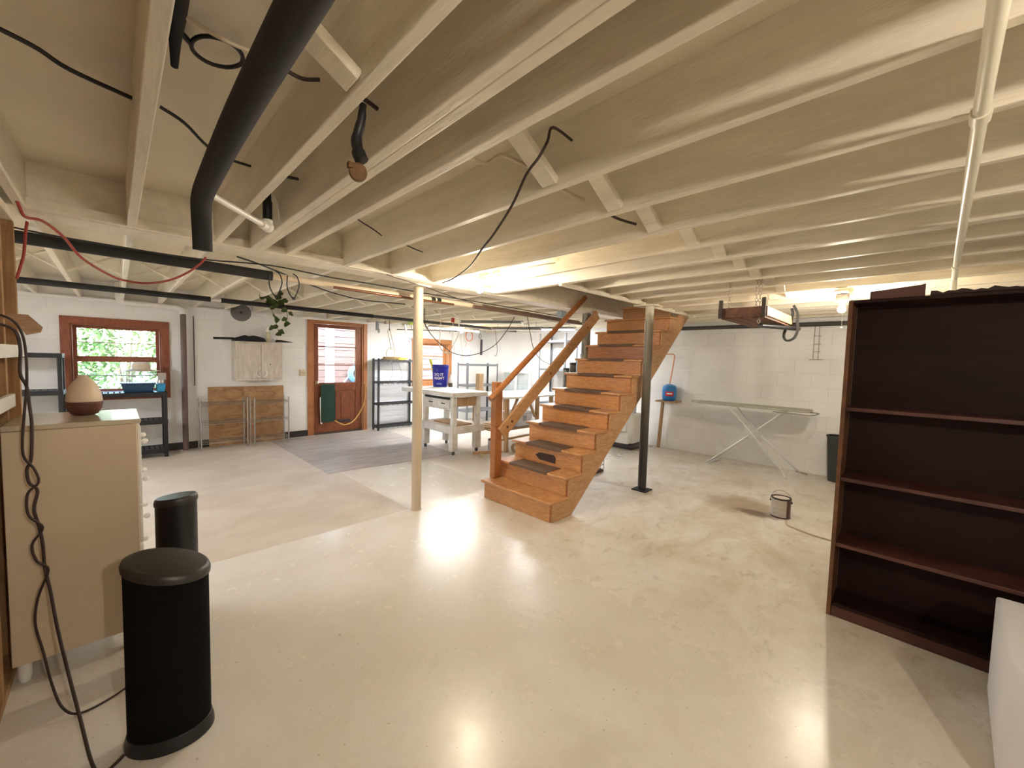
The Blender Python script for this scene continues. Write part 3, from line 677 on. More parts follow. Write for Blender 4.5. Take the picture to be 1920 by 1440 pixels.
# far black pipe 1 (under the beam) and its bare copper coloured end
t = thing('insulated_pipe', 'thick black pipe running just beyond the main beam', 'pipe', (.3, 3.6, 2.1))
MB().cyl((-.455, 3.60, 2.125), (.89, 3.60, 2.115), .036, 18).build('foam_sleeve', FOAM, parent=t)
m = MB(); m.cyl((.89, 3.60, 2.115), (3.05, 3.60, 2.115), .026, 14); m.build('bare_pipe', pm('cream_bare_pipe', (.70, .58, .42), .4), parent=t)
m = MB(); m.cyl((1.35, 3.56, 2.09), (2.62, 3.56, 2.09), .012, 10); m.build('side_pipe', pm('copper_brown', (.20, .09, .05), .4, .5), parent=t)
m = MB()
for x in (2.35, 2.42): m.cyl((x, 3.60, 2.115), (x+.05, 3.60, 2.115), .029, 14)
m.build('tape_wrap', BLACKM, parent=t)
m = MB(); m.cyl((2.9, 3.56, 2.10), (5.2, 3.70, 2.10), .022, 12); m.cyl((3.0, 3.62, 2.135), (5.2, 3.76, 2.135), .014, 10); m.build('brown_pipe', pm('brown_pipe', (.16, .10, .07), .45), parent=t)
t = thing('insulated_pipe', 'thinner black pipe running along the far joists above the window', 'pipe', (1.5, 5.8, 2.1))
MB().cyl((-1.2, 5.80, 2.12), (.80, 5.80, 2.12), .030, 16).build('foam_sleeve', FOAM, parent=t)
MB().cyl((.90, 5.80, 2.12), (2.80, 5.86, 2.12), .028, 16).build('foam_sleeve', FOAM, parent=t)
MB().cyl((2.81, 5.86, 2.12), (6.0, 5.95, 2.12), .024, 16).build('foam_sleeve', pm('grey_foam', (.07, .07, .07), .7), parent=t)
MB().cyl((.78, 5.80, 2.12), (.92, 5.80, 2.12), .018, 12).build('bare_joint', PVC, parent=t)
# white drain coming from the ceiling, along the wall, then brown stack down
t = thing('waste_pipe', 'white pipe bending along the wall into a brown downpipe beside the window', 'pipe', (.74, 7.82, 0))
m = MB(); m.tube(smooth([(.055, 7.72, 2.43), (.055, 7.72, 2.26), (.057, 7.73, 2.21), (.085, 7.76, 2.175), (.14, 7.78, 2.168), (.60, 7.80, 2.163), (.68, 7.80, 2.158), (.725, 7.80, 2.13), (.738, 7.80, 2.07)], 5), .040, 16); m.build('white_pipe', PVC, parent=t)
MB().cyl((.738, 7.80, 2.07), (.738, 7.80, .001), .036, 18).build('downpipe', pm('brown_downpipe', (.16, .105, .085), .5, var=.3, scale=4), parent=t)
MB().cyl((.87, 7.885, 2.06), (.87, 7.885, .98), .006, 8).build('cable', BLKC, parent=t)
# long dark rail along the right wall
t = thing('wall_pipe', 'dark pipe running along the top of the right wall', 'pipe', (6.93, 1, 2.15))
MB().cyl((6.92, -2.3, 2.10), (6.92, 2.9, 2.12), .030, 12).build('pipe', pm('dark_wall_pipe', (.06, .055, .055), .6), parent=t)

# cables hanging from the ceiling
cord('drooping_cable', [(1.30, .99, 2.36), (1.096, .93, 2.31), (1.079, .94, 2.26), (1.066, .967, 2.21), (1.06, 1.02, 2.165), (1.123, 1.153, 2.11), (1.257, 1.41, 2.08), (1.345, 1.588, 2.07), (1.587, 1.999, 2.08), (1.893, 2.582, 2.13), (2.12, 3.06, 2.185)], .005, 'black cable drooping from the near joists towards the tan pole', CORD)
cord('thin_cable', [(1.625, 3.15, 2.19), (2.111, 3.30, 2.17), (2.641, 3.50, 2.15), (3.461, 3.80, 2.15), (4.5, 4.1, 2.17), (5.5, 4.4, 2.17)], .004, 'thin dark cable passing behind the top of the tan pole', CORD)
cord('swag_cable', [(2.75, 4.35, 2.12), (2.798, 4.4, 1.931), (3.079, 4.6, 1.769), (3.327, 4.7, 1.657), (3.542, 4.8, 1.587), (3.792, 4.8, 1.555), (4.11, 4.8, 1.622), (4.39, 4.8, 1.761), (4.527, 4.7, 1.982), (4.50, 4.5, 2.19)], .006, 'brown cable sagging in a deep curve above the blue bucket', CORD)
cord('thin_cable', [(-.42, 3.45, 2.15), (-.231, 3.45, 2.135), (.036, 3.45, 2.13), (.219, 3.45, 2.128), (.466, 3.45, 2.135), (.853, 3.45, 2.167), (1.283, 3.45, 2.15), (1.677, 3.5, 2.159), (2.304, 3.6, 2.17), (3.552, 3.7, 2.18), (4.894, 3.8, 2.18)], .005, 'long black cable strung just beyond the main beam', BLKC)
cord('thin_cable', [(.635, 3.45, 2.19), (.817, 3.6, 2.188), (1.2, 4.0, 2.185), (1.6, 4.35, 2.17), (2.074, 4.6, 2.165), (2.631, 4.6, 2.18)], .006, 'short black cable slanting away behind the hanging loops', BLKC)
RED = pm('red_hose', (.34, .045, .03), .45)
cord('red_cable', [(-.342, 2.9, 2.29), (-.322, 3.0, 2.24), (-.312, 3.08, 2.185), (-.299, 3.14, 2.148), (-.248, 3.18, 2.15), (-.183, 3.3, 2.107), (-.12, 3.4, 2.021), (-.003, 3.6, 1.967), (.072, 3.7, 1.960), (.163, 3.7, 1.960), (.266, 3.6, 1.982), (.356, 3.5, 2.034), (.416, 3.4, 2.090), (.441, 3.35, 2.13)], .007, 'red cable sagging below the main beam at the left', RED)
cord('red_cable', [(-.295, 3.15, 2.13), (-.303, 3.16, 2.073), (-.312, 3.16, 1.965), (-.326, 3.16, 1.896), (-.338, 3.16, 1.842)], .006, 'short red cable dropping beside the last stud', RED)
cord('swag_cable', [(4.253, 4.0, 2.169), (4.40, 4.05, 1.871), (4.561, 4.1, 1.639), (4.896, 4.2, 1.495), (5.366, 4.3, 1.428), (5.70, 4.42, 1.46)], .005, 'dark cable hanging in a curve behind the stair handrail', CORD)
NM = pm('painted_cable', (.60, .50, .36), .55)
cord('fixture_wire', [(2.776, 1.3, 2.386), (2.70, 1.5, 2.35), (2.60, 1.8, 2.29), (2.44, 2.1, 2.27), (2.38, 2.4, 2.25), (2.30, 2.62, 2.24)], .005, 'thin cable leading along the joist to the stair bulb', NM)
G = 'short cable lengths crossing between the near joists'
LB = ['black cable crossing the bay left of the leftmost full joist', 'black cable crossing the bay where the thick black pipe hangs', 'pale cable behind the black ring at the upper left', 'short dark cable emerging just right of the thick black pipe', 'dark cable end beside the hanging hose with the brown cap', 'thin dark cable in the bay right of the double joist, close to the beam', 'thin dark cable one bay farther right, close to the beam', 'pale bent pipe-like cable near the top of the drooping black cable', 'pale straight cable in the bay just right of the drooping black cable', 'short dark cable end beside the third diagonal bridging piece', 'short black cable stub left of the double joist above the white elbow']
for P_, r_, mt_ in (
    ([(-.27, 1.825, 2.385), (-.151, 1.864, 2.38), (-.08, 1.886, 2.36), (.060, 1.933, 2.36)], .007, BLKC),
    ([(.132, 1.923, 2.36), (.199, 1.939, 2.34), (.285, 2.059, 2.33), (.371, 2.142, 2.34), (.460, 2.20, 2.36)], .006, BLKC),
    ([(.152, 1.435, 2.40), (.244, 1.455, 2.40), (.321, 1.446, 2.40)], .006, NM),
    ([(.33, 1.389, 2.37), (.419, 1.382, 2.35), (.462, 1.33, 2.34)], .006, CORD),
    ([(.52, 1.30, 2.34), (.608, 1.321, 2.34), (.650, 1.334, 2.34)], .007, CORD),
    ([(.91, 2.26, 2.31), (1.035, 2.349, 2.30), (1.169, 2.443, 2.30), (1.262, 2.52, 2.30)], .004, CORD),
    ([(1.32, 2.55, 2.31), (1.498, 2.60, 2.30), (1.576, 2.61, 2.29), (1.662, 2.66, 2.30)], .004, CORD),
    ([(.91, 1.20, 2.28), (1.00, 1.24, 2.27), (1.08, 1.26, 2.29), (1.087, 1.19, 2.30), (1.151, 1.173, 2.30), (1.242, 1.14, 2.28), (1.262, 1.10, 2.28)], .008, NM),
    ([(1.32, 1.24, 2.31), (1.485, 1.208, 2.30), (1.584, 1.205, 2.30), (1.662, 1.198, 2.30)], .008, NM),
    ([(1.72, 1.18, 2.29), (1.878, 1.162, 2.27), (1.971, 1.152, 2.27), (2.06, 1.13, 2.27)], .007, CORD),
    ([(.51, 2.16, 2.34), (.579, 2.148, 2.34), (.643, 2.127, 2.34)], .007, BLKC)):
    cord('joist_cable', P_, r_, LB[0], mt_, group=G); LB.pop(0)
# cable loop, strap and cap hanging between near joists
m = MB(); m.tube([(x, y, 2.41) for x, y in [(0.303, 1.53), (0.302, 1.55), (0.295, 1.569), (0.285, 1.587), (0.272, 1.602), (0.256, 1.612), (0.24, 1.618), (0.223, 1.618), (0.208, 1.612), (0.196, 1.602), (0.187, 1.589), (0.182, 1.572), (0.181, 1.554), (0.184, 1.535), (0.19, 1.518), (0.199, 1.502), (0.212, 1.488), (0.226, 1.479), (0.241, 1.473), (0.256, 1.472), (0.271, 1.475), (0.283, 1.483), (0.294, 1.496), (0.3, 1.512)]], .006, 8, closed=True)
t = thing('cable_coil', 'thin black ring of cable under the ceiling at the upper left', 'cable', (.25, 1.55, 2.4)); m.build('loop', BLKC, parent=t)
m = MB(); m.cyl((.18, 1.56, 2.41), (.13, 1.50, 2.41), .008, 8); m.build('tie', BLKC, parent=t)
t = thing('pipe_bracket', 'black pipe stub strapped to the side of the joist at the upper left', 'bracket', (.12, 1.5, 2.3))
MB().tube([(.135, 1.18, 2.405), (.137, 1.34, 2.405), (.14, 1.45, 2.405), (.142, 1.54, 2.385), (.145, 1.60, 2.345)], .014, 10, rs=[.018, .02, .02, .014, .009]).build('stub', BLACKM, parent=t)
MB().box(.104, .112, 1.46, 1.62, 2.31, 2.43).build('plate', pm('rust_brown', (.13, .06, .035), .8, var=.3, scale=12), parent=t)
t = thing('hanging_pipe', 'short black hose hanging from a joist with a brown round cap', 'pipe', (.545, 1.2, 2.2))
MB().tube(smooth([(.537, 1.193, 2.245), (.535, 1.20, 2.20), (.527, 1.213, 2.15), (.53, 1.208, 2.11), (.537, 1.20, 2.085)], 5), .014, 16, rs=[.010]*3+[.012]*3+[.0135]*4+[.016]*5+[.020]*6).build('hose', pm('hose_black', (.015, .014, .016), .45), parent=t)
m = MB(); dv = Vector((-.40, -.88, -.25)).normalized(); c0 = Vector((.531, 1.212, 2.052)); m.cyl(c0-dv*.006, c0+dv*.012, .026, 28); m.cyl(c0+dv*.012, c0+dv*.015, .023, 28); m.box(.498, .512, 1.20, 1.216, 2.055, 2.072)
m.build('cap', pm('rusty_cap', (.20, .10, .035), .55, .3, var=.4, scale=30), parent=t, bevel=.002)

# loops tied round the far pipe
for i, (x, y) in enumerate(((.905, 3.60), (1.03, 3.60))):
    m = MB(); m.tube(smooth([(x-.04, y-.035, 2.13), (x-.045, y-.04, 2.05), (x-.03, y-.045, 1.99), (x, y-.045, 1.955), (x+.025, y-.045, 2.0), (x+.045, y-.04, 2.07), (x+.03, y-.038, 2.13), (x+.005, y-.02, 2.155)], 5), .0045, 6)
    m.box(x-.010, x+.010, y-.052, y-.040, 1.945, 1.965)
    solo(m, 'strap_loop', ['black strap looped over the pipe, the left of the hanging pair', 'black strap looped over the pipe, the right of the hanging pair'][i], 'strap', BLKC, (x, y, 2.15))

# ================================================================ FLOOR SHEET
def vinyl():
    m = bpy.data.materials.new('vinyl_planks'); m.use_nodes = True; n = m.node_tree.nodes; l = m.node_tree.links
    b = n['Principled BSDF']; b.inputs['Roughness'].default_value = .38
    tc = n.new('ShaderNodeTexCoord'); mp = n.new('ShaderNodeMapping'); mp.inputs['Scale'].default_value = (1.2, 9, 1); l.new(tc.outputs['Object'], mp.inputs[0])
    ns = n.new('ShaderNodeTexNoise'); ns.inputs['Scale'].default_value = 2; ns.inputs['Detail'].default_value = 7; l.new(mp.outputs[0], ns.inputs[0])
    br = n.new('ShaderNodeTexBrick'); br.inputs['Scale'].default_value = 1; br.inputs['Brick Width'].default_value = 1.1; br.inputs['Row Height'].default_value = .13; br.inputs['Mortar Size'].default_value = .003
    br.inputs['Color1'].default_value = (1, 1, 1, 1); br.inputs['Color2'].default_value = (.84, .84, .84, 1); br.inputs['Mortar'].default_value = (.6, .6, .6, 1); l.new(tc.outputs['Object'], br.inputs[0])
    rp = n.new('ShaderNodeValToRGB'); rp.color_ramp.elements[0].position = .35; rp.color_ramp.elements[0].color = (.36, .31, .27, 1); rp.color_ramp.elements[1].position = .65; rp.color_ramp.elements[1].color = (.56, .51, .46, 1); l.new(ns.outputs[0], rp.inputs[0])
    mx = n.new('ShaderNodeMix'); mx.data_type = 'RGBA'; mx.blend_type = 'MULTIPLY'; mx.inputs[0].default_value = 1; l.new(rp.outputs[0], mx.inputs[6]); l.new(br.outputs[0], mx.inputs[7]); l.new(mx.outputs[2], b.inputs['Base Color'])
    return m
m = MB(); m.prism([(1.89, 5.17, .0006), (3.78, 5.01, .0006), (3.95, 7.65, .0006), (1.87, 7.84, .0006)], (0, 0, .003))
solo(m, 'floor_mat', 'grey wood-look vinyl sheet laid on the floor before the door', 'mat', vinyl(), (2.9, 6.4, 0))

# ================================================================ BLACK UTILITY SHELVES by the window
def utility_shelf(x0, x1, y0, y1, tiers, label, mat=BLACKPL, post=.05, th=.055, top=None, cat='shelf'):
    t = thing('shelving_unit', label, cat, ((x0+x1)/2, (y0+y1)/2, 0))
    for z in tiers:
        m = MB(); frame_z(m, x0, x1, y0, y1, z-th, z); 
        m.build('shelf', mat, parent=t, bevel=.003)
    for x in (x0, x1-post):
        for y in (y0, y1-post):
            MB().box(x+.004, x+post-.004, y+.004, y+post-.004, .001, (top or max(tiers))-.004).build('post', mat, parent=t, bevel=.006)
    return t
def frame_z(m, x0, x1, y0, y1, z0, z1, w=.03, slats=7):
    m.box(x0, x1, y0, y0+w, z0, z1); m.box(x0, x1, y1-w, y1, z0, z1); m.box(x0, x0+w, y0+w, y1-w, z0, z1); m.box(x1-w, x1, y0+w, y1-w, z0, z1)
    n = max(4, int((x1-x0)/.06))
    for i in range(n):
        x = x0+w+(x1-x0-2*w)*(i+.12)/n; m.box(x, x+(x1-x0-2*w)/n*.76, y0+w, y1-w, z1-.018, z1-.004)
utility_shelf(-.45, .515, 7.44, 7.80, (.125, .535, .93), 'low black plastic shelf unit under the wood framed window')
utility_shelf(-1.36, -.465, 7.40, 7.78, (.125, .53, .985, 1.445), 'taller black plastic shelf unit left of the window')
# pet cage with a hat on top
t = thing('pet_cage', 'small wire pet cage with a blue tray on the low black shelf', 'cage', (.25, 7.62, .93))
BLUET = pm('navy_tray', (.012, .05, .11), .35)
m = MB()
for i, (z, e) in enumerate(((.9310, .0), (1.055, .03), (1.065, .045))): pass
P0 = [(.075-.0, 7.50), (.43, 7.50), (.43, 7.76), (.075, 7.76)]
def tapered(m, x0, x1, y0, y1, z0, z1, e):
    m._grid([Vector(p) for p in ((x0, y0, z0), (x1, y0, z0), (x1, y1, z0), (x0, y1, z0), (x0-e, y0-e, z1), (x1+e, y0-e, z1), (x1+e, y1+e, z1), (x0-e, y1+e, z1))], [(3, 2, 1, 0), (4, 5, 6, 7), (0, 1, 5, 4), (1, 2, 6, 5), (2, 3, 7, 6), (3, 0, 4, 7)])
tapered(m, .075, .36, 7.50, 7.74, .931, 1.05, .03); m.box(.03, .40, 7.46, 7.775, 1.05, 1.06); m.build('tray', BLUET, parent=t, bevel=.006)
m = MB(); tapered(m, .41, .49, 7.52, 7.70, .931, 1.04, .012); m.build('side_dish', pm('light_blue_plastic', (.03, .30, .55), .35), parent=t, bevel=.004)
m = MB()
for i in range(13):
    x = .05+i*.33/12; m.tube([(x, 7.48, 1.06), (x, 7.50, 1.20), (x, 7.62, 1.215), (x, 7.74, 1.20), (x, 7.755, 1.06)], .0018, 5)
for z in (1.10, 1.15, 1.2):
    m.cyl((.05, 7.485, z), (.38, 7.485, z), .0018, 5); m.cyl((.05, 7.75, z), (.38, 7.75, z), .0018, 5)
m.build('wire_dome', pm('cage_wire', (.25, .25, .30), .4, .6), parent=t)
HAT = pm('straw_hat', (.62, .53, .40), .8, var=.1, scale=30)
t = thing('sun_hat', 'cream straw sun hat resting on the pet cage', 'hat', (.25, 7.62, 1.22))
m = MB(); m.lathe((.25, 7.62, 1.22), [(0, .02), (.10, .015), (.15, .0), (.20, -.0), (.205, .005), (.15, .012), (.105, .03)], 32, 1, .8); m.build('brim', HAT, parent=t)
m = MB(); m.lathe((.255, 7.62, 1.22), [(.10, .022), (.097, .07), (.085, .115), (.05, .125), (0, .118)], 28, 1, .85); m.build('crown', HAT, parent=t)
m = MB(); m.lathe((.462, 7.755, .93), [(.045, .001), (.045, .15), (.038, .17), (.038, .21), (.0, .215)], 20)
m.box(.43, .52, 7.70, 7.71, 1.09, 1.19)
solo(m, 'steel_canister', 'dull steel canister at the right end of the low black shelf', 'canister', pm('dull_steel', (.40, .38, .36), .35, .8), (.462, 7.755, .93))

# ================================================================ CHROME WIRE RACKS and PLYWOOD
def wire_rack(x0, x1, y0, y1, label):
    t = thing('wire_rack', label, 'rack', ((x0+x1)/2, (y0+y1)/2, 0), 'chrome wire racks')
    for x in (x0, x1):
        for y in (y0, y1): MB().cyl((x, y, .001), (x, y, .795), .011, 10).build('post', CHROME, parent=t)
    for z in (.13, .43, .725):
        m = MB()
        for zz in (z, z-.028):
            for a, b in (((x0, y0), (x1, y0)), ((x0, y1), (x1, y1)), ((x0, y0), (x0, y1)), ((x1, y0), (x1, y1))): m.cyl((*a, zz), (*b, zz), .0035, 6)
        n = int((x1-x0)/.028)
        for i in range(1, n): x = x0+(x1-x0)*i/n; m.cyl((x, y0, z+.002), (x, y1, z+.002), .0019, 5)
        k = int((x1-x0)/.06)
        for i in range(k):
            xa = x0+(x1-x0)*i/k; xb = x0+(x1-x0)*(i+.5)/k; xc = x0+(x1-x0)*(i+1)/k
            m.tube([(xa, y0, z), (xb, y0, z-.028), (xc, y0, z)], .0018, 5)
        m.build('wire_shelf', CHROME, parent=t)
    return t
wire_rack(.895, 1.495, 7.53, 7.80, 'low chrome wire rack nearer the window, before the plywood')
wire_rack(1.575, 2.075, 7.46, 7.74, 'low chrome wire rack nearer the door, before the plywood')
m = MB(); m.prism([(1.03, 7.815, .002), (1.03, 7.833, .002), (1.03, 7.893, .955), (1.03, 7.875, .955)], (1.08, 0, 0))
solo(m, 'plywood_sheet', 'stained plywood sheet leaning on the wall behind the wire racks', 'board', PLY, (1.6, 7.85, 0), bevel=.002)

# ================================================================ WALL CABINET
CABW = wood('whitewashed_cabinet', (.66, .60, .52), (.50, .44, .37), .6, (5, 5, 1), 3, .06, 1)
t = thing('wall_cabinet', 'whitewashed two-door cabinet hung on the wall left of the door', 'cabinet', (1.69, 7.75, 1.06))
MB().box(1.355, 2.03, 7.618, 7.898, 1.065, 1.70).build('body', CABW, parent=t, bevel=.004)
for x0, x1, hx in ((1.395, 1.708, 1.665), (1.712, 1.995, 1.755)):
    d = MB().box(x0, x1, 7.600, 7.6175, 1.10, 1.665).build('door', CABW, parent=t, bevel=.003)
    s = -1 if hx < 1.7 else 1
    m = MB(); m.tube([(hx-s*.02+s*.055*math.sin(a), 7.585-.012*math.sin(a), 1.185-.062*math.cos(a)) for a in [PI*k/10 for k in range(11)]], .006, 8)
    m.build('handle', pm('white_metal_handle', (.75, .73, .68), .3, .3), parent=d)
m = MB(); m.cyl((1.84, 7.5995, 1.33), (1.84, 7.595, 1.33), .012, 12); m.build('keyhole', pm('old_brass', (.25, .2, .14), .4, .8), parent=t)
m = MB(); Pn = [(1.33, .005), (1.36, .045), (1.44, .075), (1.50, .10), (1.56, .085), (1.62, .10), (1.70, .085), (1.78, .06), (1.80, .004)]
m.prism([(x, 7.64, 1.701+h) for x, h in Pn], (0, .20, 0))
solo(m, 'folded_bag', 'black cloth bag slumped on top of the wall cabinet', 'bag', pm('black_cloth', (.010, .010, .012), .9, bump=.4, bscale=20), (1.56, 7.74, 1.70), bevel=.02)
m = MB(); m.bar((1.09, 7.72, 1.733), (1.36, 7.72, 1.742), .03, .035)
solo(m, 'tool_handle', 'black tool handle sticking out left from the cabinet top', 'tool', BLACKM, (1.2, 7.7, 1.73), bevel=.004)
t = thing('spray_can', 'spray can with a pale cap standing on the wall cabinet', 'can', (1.83, 7.68, 1.70))
MB().lathe((1.83, 7.68, 1.70), [(.033, .001), (.034, .006), (.034, .175)], 20).build('can_body', pm('can_label', (.60, .56, .30), .4, col2=(.35, .32, .22), var=.3, scale=9, stretch=(1, 1, 3)), parent=t)
MB().lathe((1.83, 7.68, 1.70), [(.034, .176), (.033, .21), (.026, .245), (.01, .255), (0, .256)], 20).build('cap', PVC, parent=t)
m = MB(); m.tube([(1.95, 7.70, 1.727), (2.03, 7.70, 1.730), (2.12, 7.70, 1.724), (2.22, 7.70, 1.718)], .02, 10, rs=[.022, .021, .014, .002])
solo(m, 'trowel', 'black pointed tool lying at the right end of the cabinet top', 'tool', BLACKM, (2.05, 7.7, 1.72))
m = MB(); m.cyl((1.90, 7.66, 1.701), (1.90, 7.66, 1.745), .022, 12); m.cyl((1.90, 7.66, 1.745), (1.90, 7.66, 1.77), .010, 10)
solo(m, 'small_jar', 'small clear jar just right of the spray can', 'jar', pm('grey_jar', (.4, .36, .36), .2), (1.9, 7.66, 1.70))

# round metal disc, switch
t = thing('metal_disc', 'round dark metal disc hanging at the top of the far wall', 'disc', (1.40, 7.40, 2.13))
m = MB(); m.cyl((1.40, 7.40, 2.135), (1.40, 7.415, 2.135), .135, 36); m.build('disc', pm('disc_metal', (.20, .20, .21), .35, .9, var=.3, scale=3), parent=t)
m = MB(); m.cyl((1.40, 7.399, 2.135), (1.40, 7.385, 2.135), .015, 12); m.build('hub', BLACKM, parent=t)
m = MB(); m.box(1.385, 1.415, 7.416, 7.43, 2.2, 2.43); m.build('hanger', CREAM_J, parent=t)
t = thing('light_switch', 'cream double light switch on the wall beside the door', 'switch', (2.44, 7.89, 1.18))
MB().box(2.385, 2.50, 7.890, 7.8995, 1.12, 1.24).build('plate', pm('ivory', (.66, .58, .42), .4), parent=t, bevel=.003)
for x in (2.42, 2.465): MB().box(x-.006, x+.006, 7.878, 7.8895, 1.172, 1.192).build('toggle', MC['ivory'], parent=t, bevel=.001)

# green mat on the door, yellow hose
m = MB(); m.prism([(2.745, 7.868, .96), (3.005, 7.868, .955), (3.012, 7.868, .27), (2.99, 7.868, .235), (2.79, 7.868, .225), (2.755, 7.868, .27), (2.742, 7.868, .5)], (0, .012, 0))
t = thing('hanging_mat', 'dark green mat hung over the lower left of the door', 'mat', (2.87, 7.87, .6)); m.build('mat', pm('green_mat', (.018, .055, .035), .9, var=.3, scale=20, bump=.4, bscale=60), parent=t, bevel=.003)
MB().prism([(2.722, 7.866, .70), (2.740, 7.866, .72), (2.740, 7.866, .25), (2.775, 7.866, .205), (2.735, 7.866, .20)], (0, .008, 0)).build('torn_backing', PVC, parent=t)
YEL = pm('yellow_hose', (.70, .45, .12), .45)
cord('yellow_hose', [(2.99, 7.84, .25), (3.03, 7.80, .22), (3.08, 7.76, .188), (3.153, 7.74, .169), (3.30, 7.75, .215), (3.46, 7.79, .38), (3.575, 7.85, .567), (3.61, 7.865, .75), (3.615, 7.868, .946)], .010, 'yellow hose looping across the foot of the door', YEL, 'hose')

# vine
random.seed(3)
t = thing('trailing_plant', 'leafy green vine trailing down from the far black pipe', 'plant', (1.45, 5.72, 2.1))
m = MB(); v1 = smooth([(1.30, 5.70, 2.25), (1.36, 5.69, 2.19), (1.44, 5.70, 2.165), (1.50, 5.71, 2.20), (1.515, 5.72, 2.30)], 4); v2 = smooth([(1.42, 5.70, 2.17), (1.40, 5.70, 2.06), (1.44, 5.71, 1.95), (1.46, 5.71, 1.85), (1.49, 5.71, 1.77)], 4); v3 = smooth([(1.52, 5.70, 2.2), (1.56, 5.70, 2.09), (1.58, 5.70, 1.98), (1.55, 5.70, 1.92)], 4)
for v in (v1, v2, v3): m.tube(v, .0035, 5)
m.build('stem', pm('stem_green', (.12, .14, .05), .6), parent=t)
m = MB()
for p in v1[::2]+v2[::2]+v3[::2]+v1[1::3]:
    a = random.uniform(0, 2*PI); d = Vector((math.cos(a), -abs(math.sin(a))*.4, random.uniform(-.9, .1)))
    m.leaf(p+Vector((random.uniform(-.03, .03), -.01, random.uniform(-.02, .02))), d, random.uniform(.05, .085), random.uniform(.06, .10), (0, -1, .3))
m.build('leaves', pm('vine_leaf', (.10, .15, .035), .5, col2=(.04, .07, .02), var=.4, scale=12), parent=t)

# ================================================================ METAL SHELF right of the door
BKM = pm('charcoal_metal', (.040, .042, .048), .45, .3)
t = thing('shelving_unit', 'charcoal metal shelf unit with cords on top, right of the door', 'shelf', (4.2, 7.7, 0))
sx0, sx1, sy0, sy1 = 3.745, 4.62, 7.58, 7.84
for z in (.09, .56, 1.005, 1.45):
    m = MB()
    m.box(sx0, sx1, sy0, sy0+.008, z-.035, z); m.box(sx0, sx1, sy1-.008, sy1, z-.035, z); m.box(sx0, sx0+.008, sy0+.008, sy1-.008, z-.035, z); m.box(sx1-.008, sx1, sy0+.008, sy1-.008, z-.035, z)
    for i in range(1, 34): x = sx0+(sx1-sx0)*i/34; m.box(x-.003, x+.003, sy0+.008, sy1-.008, z-.006, z)
    for i in range(1, 7): y = sy0+(sy1-sy0)*i/7; m.box(sx0+.008, sx1-.008, y-.004, y+.004, z-.010, z-.006)
    for i in range(7): x = sx0+.08+i*.115; m.bar((x, sy0+.01, z-.012), (x+.05, sy0+.05, z-.055), .008, .008)
    m.build('shelf', BKM, parent=t)
for x in (sx0, sx1-.035):
    for y in (sy0, sy1-.035):
        m = MB(); m.box(x, x+.035, y, y+.035, .001, 1.475); m.build('post', BKM, parent=t, bevel=.004)
# white ribbed panel behind it
m = MB(); m.box(3.76, 4.66, 7.872, 7.884, .10, 1.46)
for i in range(11): z = .14+i*.115; m.box(3.77, 4.65, 7.862, 7.8715, z, z+.075)
solo(m, 'ribbed_panel', 'white ribbed panel standing behind the charcoal shelf unit', 'panel', pm('cool_white', (.80, .82, .86), .45), (4.2, 7.87, .1), bevel=.003)
# coil of cord on top
CO1 = pm('brown_cord', (.30, .20, .07), .55); CO2 = pm('yellow_cord', (.72, .62, .08), .5)
t = thing('cord_coil', 'tangled coil of brown and yellow extension cord on the charcoal shelf', 'cord', (4.2, 7.7, 1.46))
def coil(cx, cy, cz, rx, ry, n, r, sd, dz=.05):
    random.seed(sd); P = []
    for k in range(n*16):
        a = 2*PI*k/16; q = 1+.16*math.sin(a*.37+sd)+random.uniform(-.03, .03)
        P.append((cx+rx*q*math.cos(a), cy+ry*q*math.sin(a), cz+dz*(.5+.5*math.sin(a*.61+sd))))
    return P
m = MB(); m.tube(coil(4.10, 7.70, 1.458, .20, .075, 7, .007, 2), .007, 6); m.build('brown_cord', CO1, parent=t)
m = MB(); m.tube(coil(4.32, 7.70, 1.458, .13, .06, 4, .007, 5, .035), .008, 6); m.build('yellow_cord', CO2, parent=t)
m = MB(); m.tube(smooth([(3.98, 7.66, 1.50), (3.95, 7.65, 1.56), (3.98, 7.65, 1.66), (4.05, 7.65, 1.70), (4.12, 7.65, 1.66), (4.14, 7.65, 1.57), (4.11, 7.66, 1.50)], 4), .006, 6); m.build('cord_loop', CO1, parent=t)
cord('extension_cord', [(4.05, 7.66, 1.66), (4.02, 7.64, 1.85), (3.98, 7.64, 2.0), (3.99, 7.64, 2.08), (4.02, 7.64, 2.08), (4.06, 7.65, 1.95), (4.13, 7.66, 1.72), (4.24, 7.66, 1.53)], .005, 'brown cord looped over a hook above the charcoal shelf', CO1)
cord('extension_cord', [(4.0, 7.56, 1.45), (4.05, 7.56, 1.30), (4.03, 7.56, 1.12), (3.98, 7.56, 1.0), (4.05, 7.56, .97), (4.20, 7.56, 1.02), (4.27, 7.56, 1.14), (4.20, 7.56, 1.32), (4.15, 7.56, 1.46)], .004, 'thin grey cord drooping in front of the charcoal shelf', pm('grey_cord', (.25, .25, .28), .5))
m = MB(); m.tube([(4.005, 7.64, 2.43), (4.01, 7.64, 2.12), (4.015, 7.64, 2.06), (4.005, 7.62, 2.05)], .006, 6)
solo(m, 'ceiling_hook', 'black hook on a joist above the charcoal shelf', 'hook', BLACKM, (4, 7.64, 2.4))
